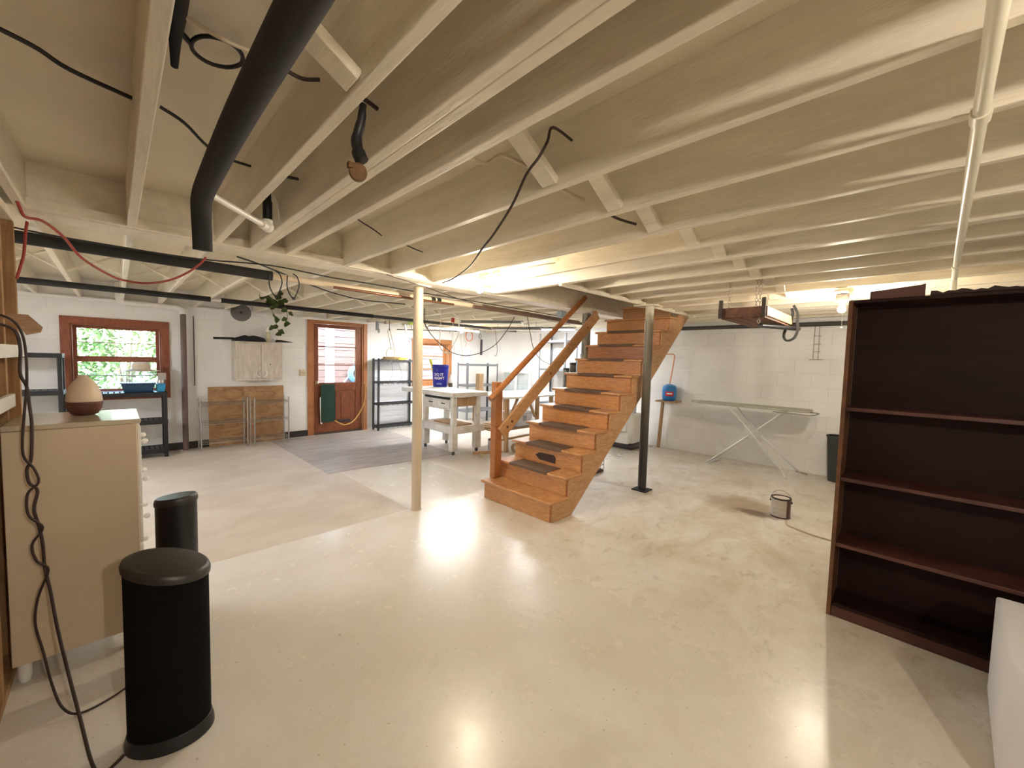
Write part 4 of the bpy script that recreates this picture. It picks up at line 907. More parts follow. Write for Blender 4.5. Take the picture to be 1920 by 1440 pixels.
# rod with hangers, wrench etc
t = thing('hanging_rail', 'thin dark rail hung under the joists near window in the workshop', 'rail', (4.8, 7.6, 2.1))
MB().cyl((4.16, 7.6, 2.085), (5.7, 7.6, 2.15), .008, 8).build('rod', BLACKM, parent=t)
for x in (4.50, 4.57, 5.5): MB().cyl((x, 7.6, 2.09), (x, 7.6, 2.43), .004, 6).build('hanger', GREYM, parent=t)
m = MB(); m.bar((4.32, 7.55, 2.20), (4.36, 7.55, 2.0), .045, .01, up=(0, 1, 0)); m.bar((4.37, 7.55, 2.0), (4.42, 7.55, 1.90), .024, .012, up=(0, 1, 0))
m.tube([(4.44+.035*math.cos(a), 7.55, 1.875+.035*math.sin(a)) for a in [2*PI*k/16 for k in range(16)]], .010, 8, closed=True)
solo(m, 'wrench', 'grey ring wrench hanging from the rail left of the tan pole', 'tool', GREYM, (4.38, 7.55, 2.0))
m = MB(); m.box(4.03, 4.13, 6.9, 6.93, 2.14, 2.203); solo(m, 'green_tag', 'small lime green tag stuck on a joist near the wrench', 'tag', pm('lime', (.45, .65, .15), .5), (3.9, 6.9, 2.15))
m = MB(); m.box(3.66, 3.72, 7.5, 7.53, 2.03, 2.24); m.box(3.70, 3.73, 7.49, 7.52, 1.98, 2.06); solo(m, 'clamp', 'grey clamp hanging above the corner of the door frame', 'clamp', GREYM, (3.7, 7.5, 2.1), bevel=.004)

# ================================================================ WORKBENCH
t = thing('workbench', 'white wooden workbench on casters with drawers behind the tan pole', 'workbench', (3.95, 5.4, 0))
WB = wood('worn_white_paint', (.82, .81, .78), (.66, .62, .56), .5, (2, 2, 2), 2.5, .05, 1)
MB().box(3.60, 4.32, 4.88, 6.40, .915, .985).build('top', WB, parent=t, bevel=.012)
for x, y in ((3.66, 4.94), (4.13, 4.94), (3.66, 5.72), (4.09, 5.72)):
    MB().box(x, x+.075, y, y+.075, .455, .914).build('upper_leg', WB, parent=t, bevel=.004)
    MB().box(x-.015, x+.09, y-.01, y+.09, .07, .339).build('lower_leg', WB, parent=t, bevel=.004)
    m = MB(); m.cyl((x+.02, y+.03, .03), (x+.045, y+.03, .03), .025, 16); m.box(x+.012, x+.02, y+.018, y+.042, .03, .069); m.box(x+.045, x+.053, y+.018, y+.042, .03, .069)
    m.build('caster', pm('caster_rubber', (.05, .045, .045), .5), parent=t)
MB().box(3.62, 4.27, 4.90, 5.85, .34, .454).build('lower_shelf', WB, parent=t, bevel=.005)
MB().box(3.672, 3.69, 5.02, 5.715, .70, .90).build('apron', WB, parent=t, bevel=.002)
for y0, y1 in ((5.03, 5.36), (5.38, 5.70)):
    d = MB().box(3.655, 3.671, y0, y1, .725, .865).build('drawer', WB, parent=t, bevel=.004)
    MB().box(3.64, 3.6545, (y0+y1)/2-.045, (y0+y1)/2+.045, .79, .805).build('pull', BLACKM, parent=d, bevel=.003)
MB().box(3.64, 3.66, 5.03, 5.70, .868, .90).build('gap_shade_strip', BLACKM, parent=t)  # black strip painted in for the shade above the drawers
MB().box(3.75, 4.12, 4.955, 4.975, .76, .90).build('end_apron', BARE, parent=t, bevel=.002)
m = MB(); m.box(3.75, 4.05, 4.96, 5.60, .4545, .475); solo(m, 'loose_board', 'bare board lying on the lower shelf of the workbench', 'board', BARE, (3.9, 5.3, .45), bevel=.002)

# bucket with lettering
bx_, by_, bz_ = 4.26, 6.16, .985
t = thing('bucket', 'blue plastic bucket with white lettering standing on the workbench', 'bucket', (bx_, by_, bz_))
BLU = pm('bucket_blue', (.006, .010, .33), .32)
m = MB(); m.lathe((bx_, by_, bz_), [(.128, .001), (.132, .008), (.146, .30), (.146, .33), (.157, .335), (.157, .355), (.150, .36), (.15, .385), (.157, .392), (.157, .402), (.147, .402), (.140, .30), (.126, .02), (0, .012)], 48)
m.build('pail', BLU, parent=t, sharp=50)
m = MB(); m.tube([(bx_+.156*math.cos(a)*1.0+.0, by_+.156*math.sin(a), bz_+.34-.10*math.sin((a+.9)/1.9*PI) if False else bz_+.345-.09*math.sin(PI*k/14)) for k, a in enumerate([-1.1+1.9*k/14 for k in range(15)])], .004, 6)
m.build('bail_handle', PVC, parent=t)
def curved_text(body, size, zc, r_fn, parent, mat, align='CENTER', ang0=0., name='lettering', bold=.0):
    cu = bpy.data.curves.new('t', 'FONT'); cu.body = body; cu.size = size; cu.align_x = align; cu.offset = bold; cu.resolution_u = 4
    ob = bpy.data.objects.new('t', cu); COL.objects.link(ob)
    dg = bpy.context.evaluated_depsgraph_get(); me = bpy.data.meshes.new_from_object(ob.evaluated_get(dg))
    bpy.data.objects.remove(ob)
    b2 = bmesh.new(); b2.from_mesh(me); bpy.data.meshes.remove(me)
    for x in range(-12, 13):
        g = b2.verts[:]+b2.edges[:]+b2.faces[:]; bmesh.ops.bisect_plane(b2, geom=g, plane_co=(x*size*.25, 0, 0), plane_no=(1, 0, 0))
    for v in b2.verts:
        z = zc+v.co.y; r = r_fn(z)+.0009; a = ang0+v.co.x/r; v.co = Vector((bx_+r*math.cos(a), by_+r*math.sin(a), bz_+z))
    mb = MB(); mb.bm.free(); mb.bm = b2
    return mb.build(name, mat, parent=parent)
LETW = pm('white_print', (.85, .85, .88), .5)
rf = lambda z: .132+(z-.008)*(.014/.292)
va = math.atan2(-by_, -bx_)-.04
curved_text('DO IT\nRIGHT', .066, .205, rf, t, LETW, 'LEFT', va-.82, bold=.0022)
curved_text("LOWE'S", .022, .046, rf, t, LETW, 'CENTER', va-.12, 'small_lettering', .0006)
m = MB(); zz = [(-.048, .036), (-.048, .066), (-.022, .070), (0, .084), (.022, .070), (.048, .066), (.048, .036)]
m.tube([(bx_+(rf(z)+.001)*math.cos(va-.12+x/.134), by_+(rf(z)+.001)*math.sin(va-.12+x/.134), bz_+z) for x, z in zz], .0016, 5, closed=True)
m.build('emblem_outline', LETW, parent=t)
m = MB(); m.bar((bx_-.12, by_+.06, bz_+.25), (bx_-.158, by_+.07, bz_+.455), .026, .02); m.bar((bx_-.150, by_+.068, bz_+.41), (bx_-.175, by_+.075, bz_+.50), .065, .03)
solo(m, 'scrub_brush', 'yellow brush handle sticking out of the blue bucket', 'brush', pm('bright_yellow', (.85, .80, .05), .4), (bx_-.14, by_+.06, bz_+.2), bevel=.006)
t = thing('squeeze_bottle', 'white and brown bottle standing against the blue bucket', 'bottle', (4.36, 5.98, .985))
MB().lathe((4.36, 5.98, .985), [(.036, .001), (.038, .01), (.038, .075)], 18).build('lower_half', pm('dark_liquid', (.12, .08, .07), .3), parent=t)
MB().lathe((4.36, 5.98, .985), [(.038, .076), (.036, .12), (.022, .17), (.012, .20), (.010, .235), (0, .237)], 18).build('upper_half', WHITEP, parent=t)

# second table behind with brown legs
t = thing('work_table', 'white topped table on bare wood legs behind the newel post', 'table', (5.2, 5.1, 0))
m = MB(); pl_ = [(4.42, 5.55), (4.42, 4.58), (4.55, 4.52), (5.75, 4.52), (5.93, 4.62), (5.98, 4.85), (5.98, 5.55)]
m.prism([(x, y, .88) for x, y in pl_], (0, 0, .03)); m.build('top', WTABLE, parent=t, bevel=.006)
for x, y in ((4.48, 4.60), (5.22, 4.60), (4.48, 5.42), (5.22, 5.42), (5.85, 4.80)): MB().box(x, x+.055, y, y+.055, .001, .879).build('leg', BARE, parent=t, bevel=.003)
for x, s in ((4.535, 1), (5.22, -1)): MB().bar((x+.02*s, 4.63, .52), (x+.22*s, 4.63, .87), .05, .02).build('brace', BARE, parent=t, bevel=.002)
m = MB()
for y in (4.66, 4.80, 4.94, 5.08, 5.22, 5.36): m.box(4.30, 5.60, y, y+.09, .34, .36)
m.build('slatted_shelf', BARE, parent=t, bevel=.002)
MB().bar((4.30, 4.66, .20), (5.6, 4.66, .22), .03, .03).build('stretcher', BARE, parent=t, bevel=.002)
# on the slats
m = MB(); tapered(m, 4.86, 5.16, 4.70, 5.0, .361, .60, .035)
t2 = thing('storage_tub', 'frosted clear plastic tub on the slats under the white topped table', 'tub', (5.0, 4.85, .36))
m.build('tub', pm('frosted_plastic', (.72, .75, .82), .3, alpha=.75), parent=t2, bevel=.02)
m = MB(); m.box(4.81, 5.21, 4.65, 5.05, .601, .62); m.build('lid', pm('frosted_plastic2', (.78, .80, .84), .35), parent=t2, bevel=.006)
m = MB(); m.box(4.93, 5.03, 4.668, 4.6695, .47, .56); m.build('label_mark', pm('grey_print', (.35, .37, .42), .5), parent=t2)
m = MB(); m.box(4.62, 4.80, 4.80, 4.98, .361, .42); solo(m, 'brown_box', 'flat brown box on the slats, the lower of two', 'box', pm('brown_box', (.12, .06, .045), .6), (4.7, 4.9, .36), bevel=.003)
m = MB(); m.box(4.64, 4.80, 4.82, 4.98, .4205, .46); solo(m, 'grey_box', 'flat grey box on the slats, stacked over the brown one', 'box', pm('grey_box', (.30, .27, .25), .6), (4.7, 4.9, .42), bevel=.003)
m = MB(); m.box(4.56, 4.66, 5.40, 5.50, .9105, 1.25); solo(m, 'wood_block', 'upright block of bare wood standing at the back of the white topped table', 'block', BARE, (4.6, 5.45, .91), bevel=.004)
# floor clutter
t = thing('paint_tin', 'white and dark red tin on the floor beside the newel post', 'tin', (4.44, 4.87, 0))
MB().lathe((4.44, 4.87, 0), [(.085, .001), (.085, .17)], 24).build('tin_body', pm('tin_red', (.20, .03, .04), .4, col2=(.75, .75, .78), var=.5, scale=6, stretch=(1, 1, .2)), parent=t)
MB().lathe((4.44, 4.87, 0), [(.088, .171), (.088, .185), (.07, .185), (.068, .176), (0, .176)], 24).build('lid_rim', pm('tin_dark', (.06, .04, .05), .4, .5), parent=t)
m = MB(); m.tube([(4.60+.0*k, 4.52+.055*math.cos(a), .077+.055*math.sin(a)) for k, a in enumerate([2*PI*k/24 for k in range(24)])], .022, 10, closed=True)
for v in m.bm.verts: dx = v.co.x-4.60; v.co.x = 4.60+dx*1.2
solo(m, 'tape_roll', 'roll of brown tape standing on the floor behind the newel post', 'tape', pm('tape_brown', (.38, .27, .16), .5), (4.6, 4.52, 0))
m = MB(); m.box(4.10, 4.60, 4.98, 5.02, .001, .05); m.box(4.12, 4.62, 5.10, 5.14, .001, .045)
m2 = MB(); m2.bar((3.99, 4.84, .019), (4.42, 4.64, .019), .07, .035); m.bm.free(); m = m2
solo(m, 'timber_offcut', 'reddish length of timber on the floor behind the workbench wheel', 'timber', OAK2, (4.4, 4.9, 0), bevel=.003)
solo(MB().ball((3.97, 4.62, .031), .030, 16), 'tennis_ball', 'small pale green ball on the floor beside the workbench wheel', 'ball', pm('dull_green_ball', (.42, .40, .20), .8), (3.97, 4.62, 0))

# corner grey shelf
def angle_shelf(x0, x1, y0, y1, tiers, top, label, mat=GREYM, w=.035):
    t = thing('shelving_unit', label, 'shelf', ((x0+x1)/2, (y0+y1)/2, 0))
    for z in tiers: MB().box(x0+.002, x1-.002, y0+.002, y1-.002, z-.045, z).build('shelf', mat, parent=t, bevel=.003)
    for x, sx in ((x0, 1), (x1, -1)):
        for y, sy in ((y0, 1), (y1, -1)):
            m = MB(); m.box(x, x+sx*w, y-sy*.003, y, .001, top); m.box(x-sx*.003, x, y-sy*.003, y+sy*w, .001, top); m.build('post', mat, parent=t)
    return t
angle_shelf(5.56, 6.48, 7.0, 7.36, (.35, .93, 1.40), 1.42, 'grey steel shelf unit in the far corner behind the workbench')
angle_shelf(6.55, 6.96, 5.05, 5.76, (.15, .62, 1.35, 1.95), 2.09, 'tall grey steel shelf unit on the right wall behind the handrail')
m = MB(); m.box(6.66, 6.72, 7.86, 7.88, 1.62, 2.02); solo(m, 'dark_batten', 'short dark strip fixed upright on the wall above the grey corner shelf', 'strip', pm('purple_grey', (.10, .075, .10), .6), (6.7, 7.87, 1.6))
# white window sash leaning on right wall
t = thing('spare_window', 'white spare window sash leaning on the right wall behind the handrail', 'window', (6.9, 6.85, .7))
m = MB()
ya, yb, za, zb = 6.34, 7.28, .62, 1.25
for a in ((ya, yb, za, za+.05), (ya, yb, zb-.05, zb), (ya, ya+.05, za+.05, zb-.05), (yb-.05, yb, za+.05, zb-.05), ((ya+yb)/2-.025, (ya+yb)/2+.025, za+.05, zb-.05)): m.box(6.90, 6.94, a[0], a[1], a[2], a[3])
m.build('frame', WHITEP, parent=t, bevel=.003); MB().box(6.915, 6.92, ya+.04, yb-.04, za+.04, zb-.04).build('pane', GLASS, parent=t)
m = MB(); m.box(6.72, 6.97, 6.3, 7.3, .001, .615); solo(m, 'storage_box', 'pale low box against the right wall under the spare window', 'box', pm('pale_box', (.72, .74, .78), .6), (6.85, 6.8, 0), bevel=.006)

# hanging bits near the strip lights
m = MB(); m.tube(smooth([(3.448, 5.0, 2.0), (3.44, 5.0, 1.85), (3.433, 5.0, 1.694), (3.492, 5.0, 1.617), (3.58, 5.0, 1.585), (3.63, 5.0, 1.60), (3.68, 5.0, 1.70), (3.74, 5.0, 1.80), (3.78, 5.0, 1.92), (3.79, 5.0, 2.19)], 4), .009, 8); m.cyl((3.448, 5, 2.0), (3.44, 5, 2.43), .004, 6)
solo(m, 'hose_loop', 'thin white plastic hose hanging in a loop above the blue bucket', 'hose', PVC, (3.5, 5, 2))
m = MB(); m.tube([(6.07+.105*math.cos(a)*(1+.06*math.sin(a*.3)), 7.60+.01*math.sin(a*1.3), 2.06+.12*math.sin(a)) for a in [2*PI*k/18 for k in range(18*4)]], .008, 6)
solo(m, 'orange_coil', 'coil of orange cord hanging in the workshop corner', 'cord', pm('orange_cord', (.75, .16, .06), .5), (6.07, 7.6, 2.06))
m = MB(); m.tube([(6.33+.03*math.cos(a), 7.5, 2.07+.055*math.sin(a)) for a in [2*PI*k/18 for k in range(18)]], .010, 8, closed=True); m.cyl((6.33, 7.5, 2.12), (6.33, 7.5, 2.43), .003, 6)
solo(m, 'shackle', 'grey metal link hanging right of the orange coil', 'link', GREYM, (6.33, 7.5, 2.07))
m = MB(); m.box(4.06, 4.11, 5.55, 5.58, 2.12, 2.20); solo(m, 'red_plug', 'small red plug hanging above the blue bucket', 'plug', pm('red_plastic', (.55, .04, .06), .4), (4.08, 5.56, 2.15), bevel=.004)
cord('plug_wire', [(4.085, 5.56, 2.119), (4.09, 5.56, 2.0), (4.10, 5.56, 1.93), (4.11, 5.56, 1.80), (4.16, 5.56, 1.70), (4.12, 5.56, 1.60)], .004, 'pale wire dangling from the red plug', PVC)
for i, (x, y, zb) in enumerate(((4.35, 5.9, 1.50), (4.62, 6.0, 1.25), (4.86, 6.2, 1.75))):
    cord('dangling_wire', [(x, y, 2.40), (x+.01, y, 2.1), (x-.03, y, 1.9), (x+.02, y, (1.9+zb)/2), (x, y, zb)], .003, ['thin wire dangling left of the workshop bulb, the leftmost of three', 'thin wire dangling left of the workshop bulb, the middle of three', 'thin wire dangling right beside the workshop bulb'][i], pm('olive_wire', (.35, .32, .18), .5))
cord('dangling_wire', [(5.67, 6.3, 2.203), (5.74, 6.3, 2.08), (5.77, 6.3, 1.9), (5.80, 6.3, 1.75), (5.79, 6.3, 1.62), (5.74, 6.3, 1.58)], .005, 'dark wire dangling in front of the far corner', CORD)

# stand with dark canisters behind the stairs
t = thing('side_stand', 'narrow white stand holding dark canisters behind the stairs', 'stand', (6.1, 4.4, 0))
MB().box(5.65, 6.22, 4.06, 4.48, 1.0, 1.03).build('top', WTABLE, parent=t, bevel=.003)
for x in (5.67, 6.17):
    for y in (4.08, 4.43): MB().box(x, x+.035, y, y+.035, .001, .999).build('leg', WTABLE, parent=t)
MOT = pm('dark_mottle', (.20, .18, .14), .6, col2=(.03, .028, .025), var=.6, scale=9)
for i, (x, y, h, r, lb) in enumerate(((5.72, 4.38, .36, .055, 'dark mottled canister on the white stand, farthest left'), (5.85, 4.33, .46, .06, 'dark mottled canister on the white stand, the middle one'), (6.05, 4.22, .62, .085, 'taller dark canister on the white stand, nearest the pole'))):
    t = thing('canister', lb, 'canister', (x, y, 1.03))
    MB().lathe((x, y, 1.03), [(r, .001), (r, h*.9)], 18).build('body', MOT, parent=t); MB().lathe((x, y, 1.03), [(r*1.03, h*.9+.001), (r*1.03, h), (0, h+.002)], 18).build('lid', BLACKPL, parent=t)

# water softener and blue tank
t = thing('water_softener', 'white water softener with a dark base behind the dark pole', 'water softener', (6.5, 3.5, 0))
m = MB(); m.box(6.28, 6.72, 3.33, 3.82, .001, .10); m.build('base', pm('softener_base', (.07, .06, .07), .5), parent=t, bevel=.05)
m = MB(); m.box(6.285, 6.715, 3.335, 3.815, .101, .62); m.build('cabinet', WTABLE, parent=t, bevel=.05)
m = MB(); m.lathe((6.52, 3.56, 0), [(.13, .621), (.13, 1.10), (.11, 1.19), (.05, 1.24), (0, 1.25)], 24); m.build('tank', pm('softener_tank', (.74, .76, .78), .4), parent=t)
m = MB(); m.box(6.26, 6.42, 3.45, 3.62, .30, .52); m.build('control_head', WTABLE, parent=t, bevel=.02)
m = MB(); m.box(6.16, 6.28, 3.36, 3.62, .12, .29); m.build('brine_tray', WTABLE, parent=t, bevel=.01)
m = MB(); m.box(6.385, 6.389, 3.42, 3.52, .82, 1.07); m.build('yellow_tag', pm('tag_yellow', (.85, .72, .04), .6), parent=t)
m = MB(); m.box(6.386, 6.389, 3.53, 3.63, .84, .865); m.build('red_tag', pm('tag_red', (.6, .05, .04), .6), parent=t)
t = thing('wall_bracket_shelf', 'small wooden shelf on a slanting prop under the blue tank', 'shelf', (6.87, 3.0, .87))
MB().box(6.72, 6.995, 2.82, 3.17, .845, .870).build('board', BARE, parent=t, bevel=.002)
MB().bar((6.93, 3.17, .002), (6.90, 3.11, .844), .045, .045).build('prop', BARE, parent=t)
t = thing('expansion_tank', 'small blue water tank with a red label on the wall shelf', 'tank', (6.86, 2.985, .87))
TB = pm('tank_blue', (.02, .20, .55), .3)
MB().lathe((6.86, 2.985, .87), [(.09, .001), (.105, .015), (.118, .06), (.120, .14), (.118, .215), (.10, .262), (.05, .285), (.02, .29)], 32).build('shell', TB, parent=t)
def arc_plate(m, c, r, a0, a1, z0, z1, th=.002, n=12):
    for k in range(n):
        A, B = a0+(a1-a0)*k/n, a0+(a1-a0)*(k+1)/n
        m.prism([(c[0]+r*math.cos(A), c[1]+r*math.sin(A), z0), (c[0]+r*math.cos(B), c[1]+r*math.sin(B), z0), (c[0]+(r+th)*math.cos(B), c[1]+(r+th)*math.sin(B), z0), (c[0]+(r+th)*math.cos(A), c[1]+(r+th)*math.sin(A), z0)], (0, 0, z1-z0))
av = math.atan2(-2.985, -6.86)
m = MB(); arc_plate(m, (6.86, 2.985), .1195, av-.55, av+.6, .955, 1.035); m.build('red_label', pm('label_red', (.60, .03, .05), .4), parent=t)
m = MB(); arc_plate(m, (6.86, 2.985), .1217, av-.35, av+.40, .985, 1.008, .001); m.build('label_stripe', LETW, parent=t)
COP = pm('copper', (.62, .28, .16), .3, .9)
m = MB(); m.tube(smooth([(6.86, 2.985, 1.162), (6.865, 2.96, 1.35), (6.865, 2.93, 1.60), (6.865, 2.93, 1.655), (6.865, 2.95, 1.675), (6.865, 3.0, 1.68), (6.865, 3.5, 1.68), (6.865, 3.6, 1.68)], 5), .0105, 12)
solo(m, 'copper_pipe', 'copper pipe rising from the blue tank and turning behind the stairs', 'pipe', COP, (6.865, 2.985, 1.16))
# wire crate under the stairs
t = thing('wire_crate', 'dark wire crate on the floor under the stairs', 'crate', (4.6, 3.05, 0))
m = MB()
cx0, cx1, cy0, cy1, ch = 4.42, 4.74, 2.93, 3.25, .27
for z in (.012, .10, .19, ch):
    for a, b in (((cx0, cy0), (cx1, cy0)), ((cx1, cy0), (cx1, cy1)), ((cx1, cy1), (cx0, cy1)), ((cx0, cy1), (cx0, cy0))): m.cyl((*a, z), (*b, z), .005 if z in (.012, ch) else .003, 6)
for i in range(5):
    q = i/4
    for (x, y) in ((cx0+(cx1-cx0)*q, cy0), (cx0+(cx1-cx0)*q, cy1), (cx0, cy0+(cy1-cy0)*q), (cx1, cy0+(cy1-cy0)*q)): m.cyl((x, y, .006), (x, y, ch), .0035, 6)
    m.cyl((cx0+(cx1-cx0)*q, cy0, .012), (cx0+(cx1-cx0)*q, cy1, .012), .003, 6)
m.build('wire_frame', pm('rusty_wire', (.10, .04, .035), .6, .4), parent=t)
m = MB(); m.box(cx0+.006, cx1-.006, cy0+.006, cy1-.006, .016, .04); m.build('floor_panel', pm('crate_floor', (.09, .05, .04), .7), parent=t)

# ================================================================ IRONING BOARD
t = thing('ironing_board', 'folding ironing board with white tubular legs by the right wall', 'ironing board', (6.58, 1.65, 0))
zt = .925
out_ = [(6.58, 2.50), (6.50, 2.46), (6.45, 2.30), (6.42, 2.05), (6.40, 1.7), (6.39, 1.2), (6.40, .98), (6.44, .93), (6.72, .93), (6.76, .98), (6.77, 1.2), (6.76, 1.7), (6.74, 2.05), (6.71, 2.30), (6.66, 2.46)]
m = MB(); m.prism([(x, y, zt-.016) for x, y in out_], (0, 0, .030)); m.build('padded_top', pm('ironing_cover', (.50, .50, .42), .8, col2=(.34, .34, .29), var=.2, scale=14, bump=.5, bscale=14), parent=t, bevel=.008)
IW = pm('ironing_leg_white', (.70, .70, .70), .3, .2)
for x in (6.44, 6.74):
    m = MB(); m.tube(smooth([(x-.05 if x < 6.6 else x+.03, 2.16, .016), (x, 2.04, .12), (x, 1.55, .57), (x, 1.22, .885), (x, 1.20, .90)], 4), .012, 10); m.build('leg', IW, parent=t)
for x in (6.41, 6.71):
    m = MB(); m.tube(smooth([(x-.07 if x < 6.6 else x+.13, 1.04 if x > 6.6 else 1.12, .016), (x, 1.22 if x < 6.6 else 1.14, .14), (x, 1.58, .55), (x, 1.86, .875), (x, 1.885, .90)], 4), .012, 10); m.build('leg', IW, parent=t)
MB().cyl((6.38, 2.12, .02), (6.80, 2.10, .02), .012, 10).build('foot_bar', IW, parent=t)
MB().cyl((6.84, 1.10, .03), (6.84, .96, .014), .013, 10).build('foot_cap', pm('beige_rubber', (.42, .38, .30), .7), parent=t)
m = MB(); m.tube([(6.36, 1.32, .895), (6.36, .93, .885), (6.36, .90, .887), (6.45, .86, .89), (6.70, .86, .89), (6.78, .90, .887), (6.78, 1.32, .895)], .008, 8)
m.build('iron_rest', pm('rest_grey', (.28, .28, .27), .4, .5), parent=t)
# waste bin
t = thing('waste_bin', 'tall dark waste bin between the bookcase and the right wall', 'bin', (6.80, .63, 0))
MB().lathe((6.80, .63, 0), [(.105, .001), (.14, .585), (.15, .59), (.15, .61), (.138, .61), (.103, .02), (0, .02)], 32).build('tub', pm('dark_bin', (.022, .024, .022), .5), parent=t)

# paint can on floor
t = thing('paint_can', 'white paint can with a dark rim and wire handle on the stained floor', 'paint can', (4.72, .86, 0))
MB().lathe((4.72, .86, 0), [(.082, .001), (.086, .004), (.086, .012), (.083, .014), (.083, .185)], 36).build('can_body', pm('can_dark', (.11, .06, .05), .4, .3), parent=t)
va2 = math.atan2(-.86, -4.72)
m = MB(); arc_plate(m, (4.72, .86), .0832, va2-1.75, va2+.62, .016, .183, .0012, 24); m.build('paper_label', pm('can_paper', (.62, .57, .50), .6, var=.25, scale=18, stretch=(1, 1, 3)), parent=t)
MB().lathe((4.72, .86, 0), [(.084, .1855), (.088, .190), (.088, .198), (.072, .198), (.070, .188)], 36).build('rim', pm('can_rim', (.07, .045, .04), .35, .6), parent=t)
MB().lathe((4.72, .86, 0), [(.0695, .1856), (.0695, .192), (0, .192)], 36).build('lid', pm('can_lid', (.72, .63, .56), .4), parent=t)
m = MB(); hx = Vector((-.18, 1, 0)).normalized()
m.tube([Vector((4.72, .86, .155))+hx*(.091*math.cos(a))+Vector((-.02, 0, .115))*math.sin(a) for a in [PI*k/20 for k in range(21)]], .0018, 6); m.build('wire_handle', pm('dark_wire', (.2, .17, .15), .4, .8), parent=t)
for s in (-1, 1): MB().cyl(Vector((4.72, .86, .155))+hx*.083*s, Vector((4.72, .86, .155))+hx*.094*s, .011, 10).build('ear', BLACKM, parent=t)
cord('floor_hose', [(4.62, .79, .008), (4.494, .76, .008), (4.452, .692, .008), (4.40, .561, .008), (4.385, .445, .008), (4.395, .30, .008), (4.42, .1, .008)], .007, 'thin pale hose on the floor from the paint can to the bookcase', pm('pale_hose', (.55, .45, .30), .5), 'hose')

# ================================================================ HANGING TRAY with chains and belt
t = thing('hanging_shelf', 'rough wooden tray hanging on chains below the joists', 'shelf', (4.45, 1.1, 2.0))
RUST = wood('rusty_wood', (.22, .095, .055), (.10, .05, .035), .7, (1, 4, 3), 4, .1, 1)
LPINE = wood('pale_pine', (.52, .32, .15), (.38, .20, .08), .6, (1, 6, 6), 3, .06, 1)  # light-coloured wood of one long tray board
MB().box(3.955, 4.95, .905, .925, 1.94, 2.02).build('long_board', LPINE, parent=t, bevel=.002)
MB().box(3.955, 4.95, 1.275, 1.295, 1.94, 2.02).build('long_board', RUST, parent=t, bevel=.002)
MB().box(3.935, 3.954, .905, 1.295, 1.935, 2.02).build('end_board', RUST, parent=t, bevel=.002)
m = MB()
for k in range(4): m.box(3.96, 4.95, .928+.088*k, .928+.088*k+.080, 1.925, 1.938)
m.build('slats', RUST, parent=t, bevel=.002)
for (x, y) in ((3.925, 1.27), (3.925, .93)): MB().box(x-.02, x+.005, y-.018, y+.012, 1.93, 2.09).build('upright_block', pm('dark_block', (.07, .055, .05), .8), parent=t, bevel=.002)
CH = pm('chain_metal', (.50, .44, .36), .45, .7)
def chain(x, y, z0, z1):
    m = MB(); n = int((z1-z0)/.028)
    for i in range(n):
        z = z0+(z1-z0)*(i+.5)/n; ax = Vector((1, 0, 0)) if i % 2 else Vector((0, 1, 0))
        m.tube([Vector((x, y, z))+ax*.009*math.cos(a)+Vector((0, 0, .018))*math.sin(a) for a in [2*PI*k/10 for k in range(10)]], .0032, 5, closed=True)
    m.build('chain', CH, parent=t)
chain(3.99, 1.22, 1.95, 2.30); chain(3.985, .975, 1.88, 2.30); chain(3.975, 1.0, 1.95, 2.30); chain(4.80, 1.10, 1.95, 2.40)
m = MB(); m.cyl((4.35, 1.05, 1.893), (5.0, .86, 1.900), .022, 12); solo(m, 'black_tube', 'black tube slung beneath the hanging tray', 'tube', BLACKPL, (4.6, 1, 1.91))
m = MB()
bl = smooth([(4.90, .895, 2.13), (4.90, .86, 2.05), (4.90, .855, 1.96), (4.90, .85, 1.88), (4.90, .875, 1.80), (4.90, .935, 1.775), (4.90, .965, 1.82), (4.90, .95, 1.90), (4.90, .925, 1.96), (4.90, .90, 2.04), (4.90, .91, 2.10)], 4)
for a, b in zip(bl, bl[1:]): m.bar(a, b, .020, .034, up=(1, 0, 0))
solo(m, 'webbing_strap', 'black webbing strap looped over the right end of the hanging tray', 'strap', pm('webbing', (.015, .014, .013), .8), (4.9, .9, 2.0))
# wire ladder rack on wall
t = thing('wire_wall_rack', 'thin wire ladder rack hanging on the right wall', 'rack', (6.98, 1.0, 1.9))
m = MB()
for y in (.955, 1.01): m.cyl((6.985, y, 1.62), (6.985, y, 2.14), .003, 6)
for z in (1.95, 1.84, 1.73): m.cyl((6.985, .93, z), (6.985, 1.015, z), .003, 6)
m.cyl((6.985, .90, 1.62), (6.985, 1.045, 1.622), .003, 6); m.cyl((6.985, 1.045, 1.622), (6.985, 1.045, 1.60), .003, 6)
m.build('wires', pm('rack_wire', (.16, .14, .12), .5, .5), parent=t)
# grey junction box near stairs
m = MB(); m.box(4.30, 4.42, 3.402, 3.48, 2.10, 2.19); solo(m, 'junction_box', 'blue grey junction box on the far side of the main beam', 'box', pm('box_bluegrey', (.30, .36, .44), .5), (4.36, 3.66, 2.15), bevel=.004)

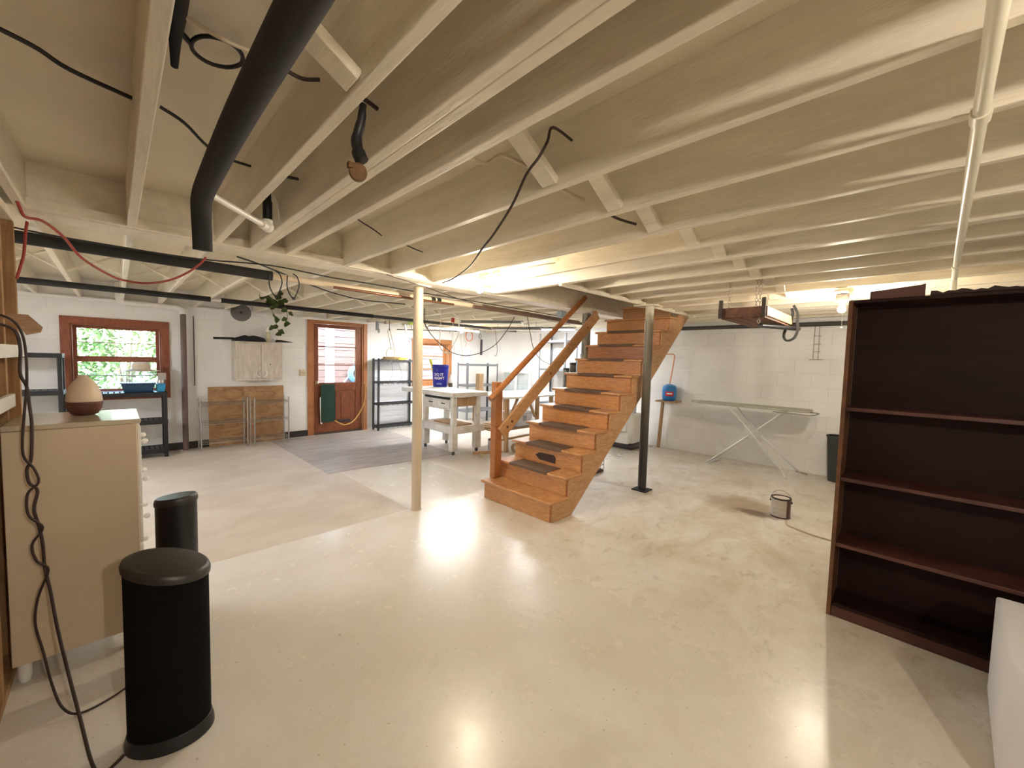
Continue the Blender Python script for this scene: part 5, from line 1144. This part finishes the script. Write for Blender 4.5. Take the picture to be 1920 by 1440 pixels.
# ================================================================ OUTSIDE
MB().box(-14, 20, Y1+T+.001, 40, -.35, -.05).build('ground', pm('outdoor_ground', (.12, .15, .06), .9, var=.4, scale=3), kind='structure')
def shrub(cx, cy, h, r, n, label, sd, col):
    random.seed(sd); t = thing('shrub', label, 'shrub', (cx, cy, -.05), None)
    m = MB()
    for k in range(5):
        a = k*1.3; m.tube(smooth([(cx, cy, -.06), (cx+.2*r*math.cos(a), cy+.2*r*math.sin(a), h*.4), (cx+.55*r*math.cos(a), cy+.55*r*math.sin(a), h*.8)], 3), .03, 6)
    m.build('stems', pm('bark', (.12, .09, .06), .9), parent=t)
    m = MB()
    for k in range(n):
        u = Vector((random.gauss(0, 1), random.gauss(0, 1), random.gauss(0, 1))).normalized()*random.uniform(.45, 1)**.6
        p = (cx+u.x*r, cy+u.y*r, h*.55+u.z*h*.5)
        if p[2] < 0: continue
        m.leaf(p, (random.gauss(0, 1), random.gauss(0, 1), random.gauss(-.4, .8)), random.uniform(.05, .09), random.uniform(.09, .16), (random.gauss(0, .4), random.gauss(0, .4), 1))
    m.build('leaves', col, parent=t)
LF = pm('outdoor_leaf', (.16, .27, .07), .5, col2=(.07, .13, .04), var=.4, scale=3)
shrub(-1.0, 11.6, 3.6, 1.2, 3600, 'leafy bush outside the window, the left one', 1, LF)
shrub(1.5, 11.9, 3.9, 1.15, 3600, 'leafy bush outside the window, the right one', 2, LF)
shrub(.2, 15.9, 6.2, 2.2, 5000, 'taller tree crown farther back outside the window', 4, LF)
# shed wall of weathered boards outside the door
t = thing('shed', 'weathered plank shed wall seen through the door glass', 'shed', (4.2, 10.4, -.05))
m = MB()
for k in range(18): z = -.05+k*.17; m.box(2.9, 8.6, 10.4, 10.43, z, z+.16)
m.build('plank_wall', wood('weathered_planks', (.15, .085, .065), (.07, .045, .04), .85, (1, 1, 5), 3, .1, 1), parent=t, bevel=.003)
MB().box(2.9, 8.6, 10.432, 10.7, -.05, 2.95).build('wall_core', pm('shed_dark', (.10, .08, .07), .9), parent=t)
MB().box(2.82, 8.7, 9.9, 11.2, 3.0, 3.08).build('roof', pm('shed_roof', (.2, .18, .17), .9), parent=t)
m = MB(); m.box(3.35, 3.50, 9.2, 9.35, -.05, 3.0); solo(m, 'porch_post', 'white porch post outside the door', 'post', WHITEP, (3.42, 9.3, 0), bevel=.004)
m = MB()
for q in range(3): m.tube([(4.55+(.28-.04*q)*math.cos(a), 10.30-.03*q, 1.05+(.24-.03*q)*math.sin(a)) for a in [2*PI*k/28 for k in range(28)]], .022, 7, closed=True)
m.tube(smooth([(4.3, 10.3, 1.0), (4.1, 10.2, .8), (4.2, 10.2, .6), (4.5, 10.2, .5)], 4), .02, 7)
solo(m, 'garden_hose', 'blue garden hose coiled on the shed wall outside the door', 'hose', pm('blue_hose', (.10, .25, .45), .4), (4.5, 10.3, 1.0))
m = MB(); m.bar((4.55, 10.12, 1.05), (4.62, 10.12, 1.55), .05, .03); solo(m, 'wooden_stake', 'short wooden stake above the garden hose', 'stake', BARE, (4.6, 10.25, 1.3))
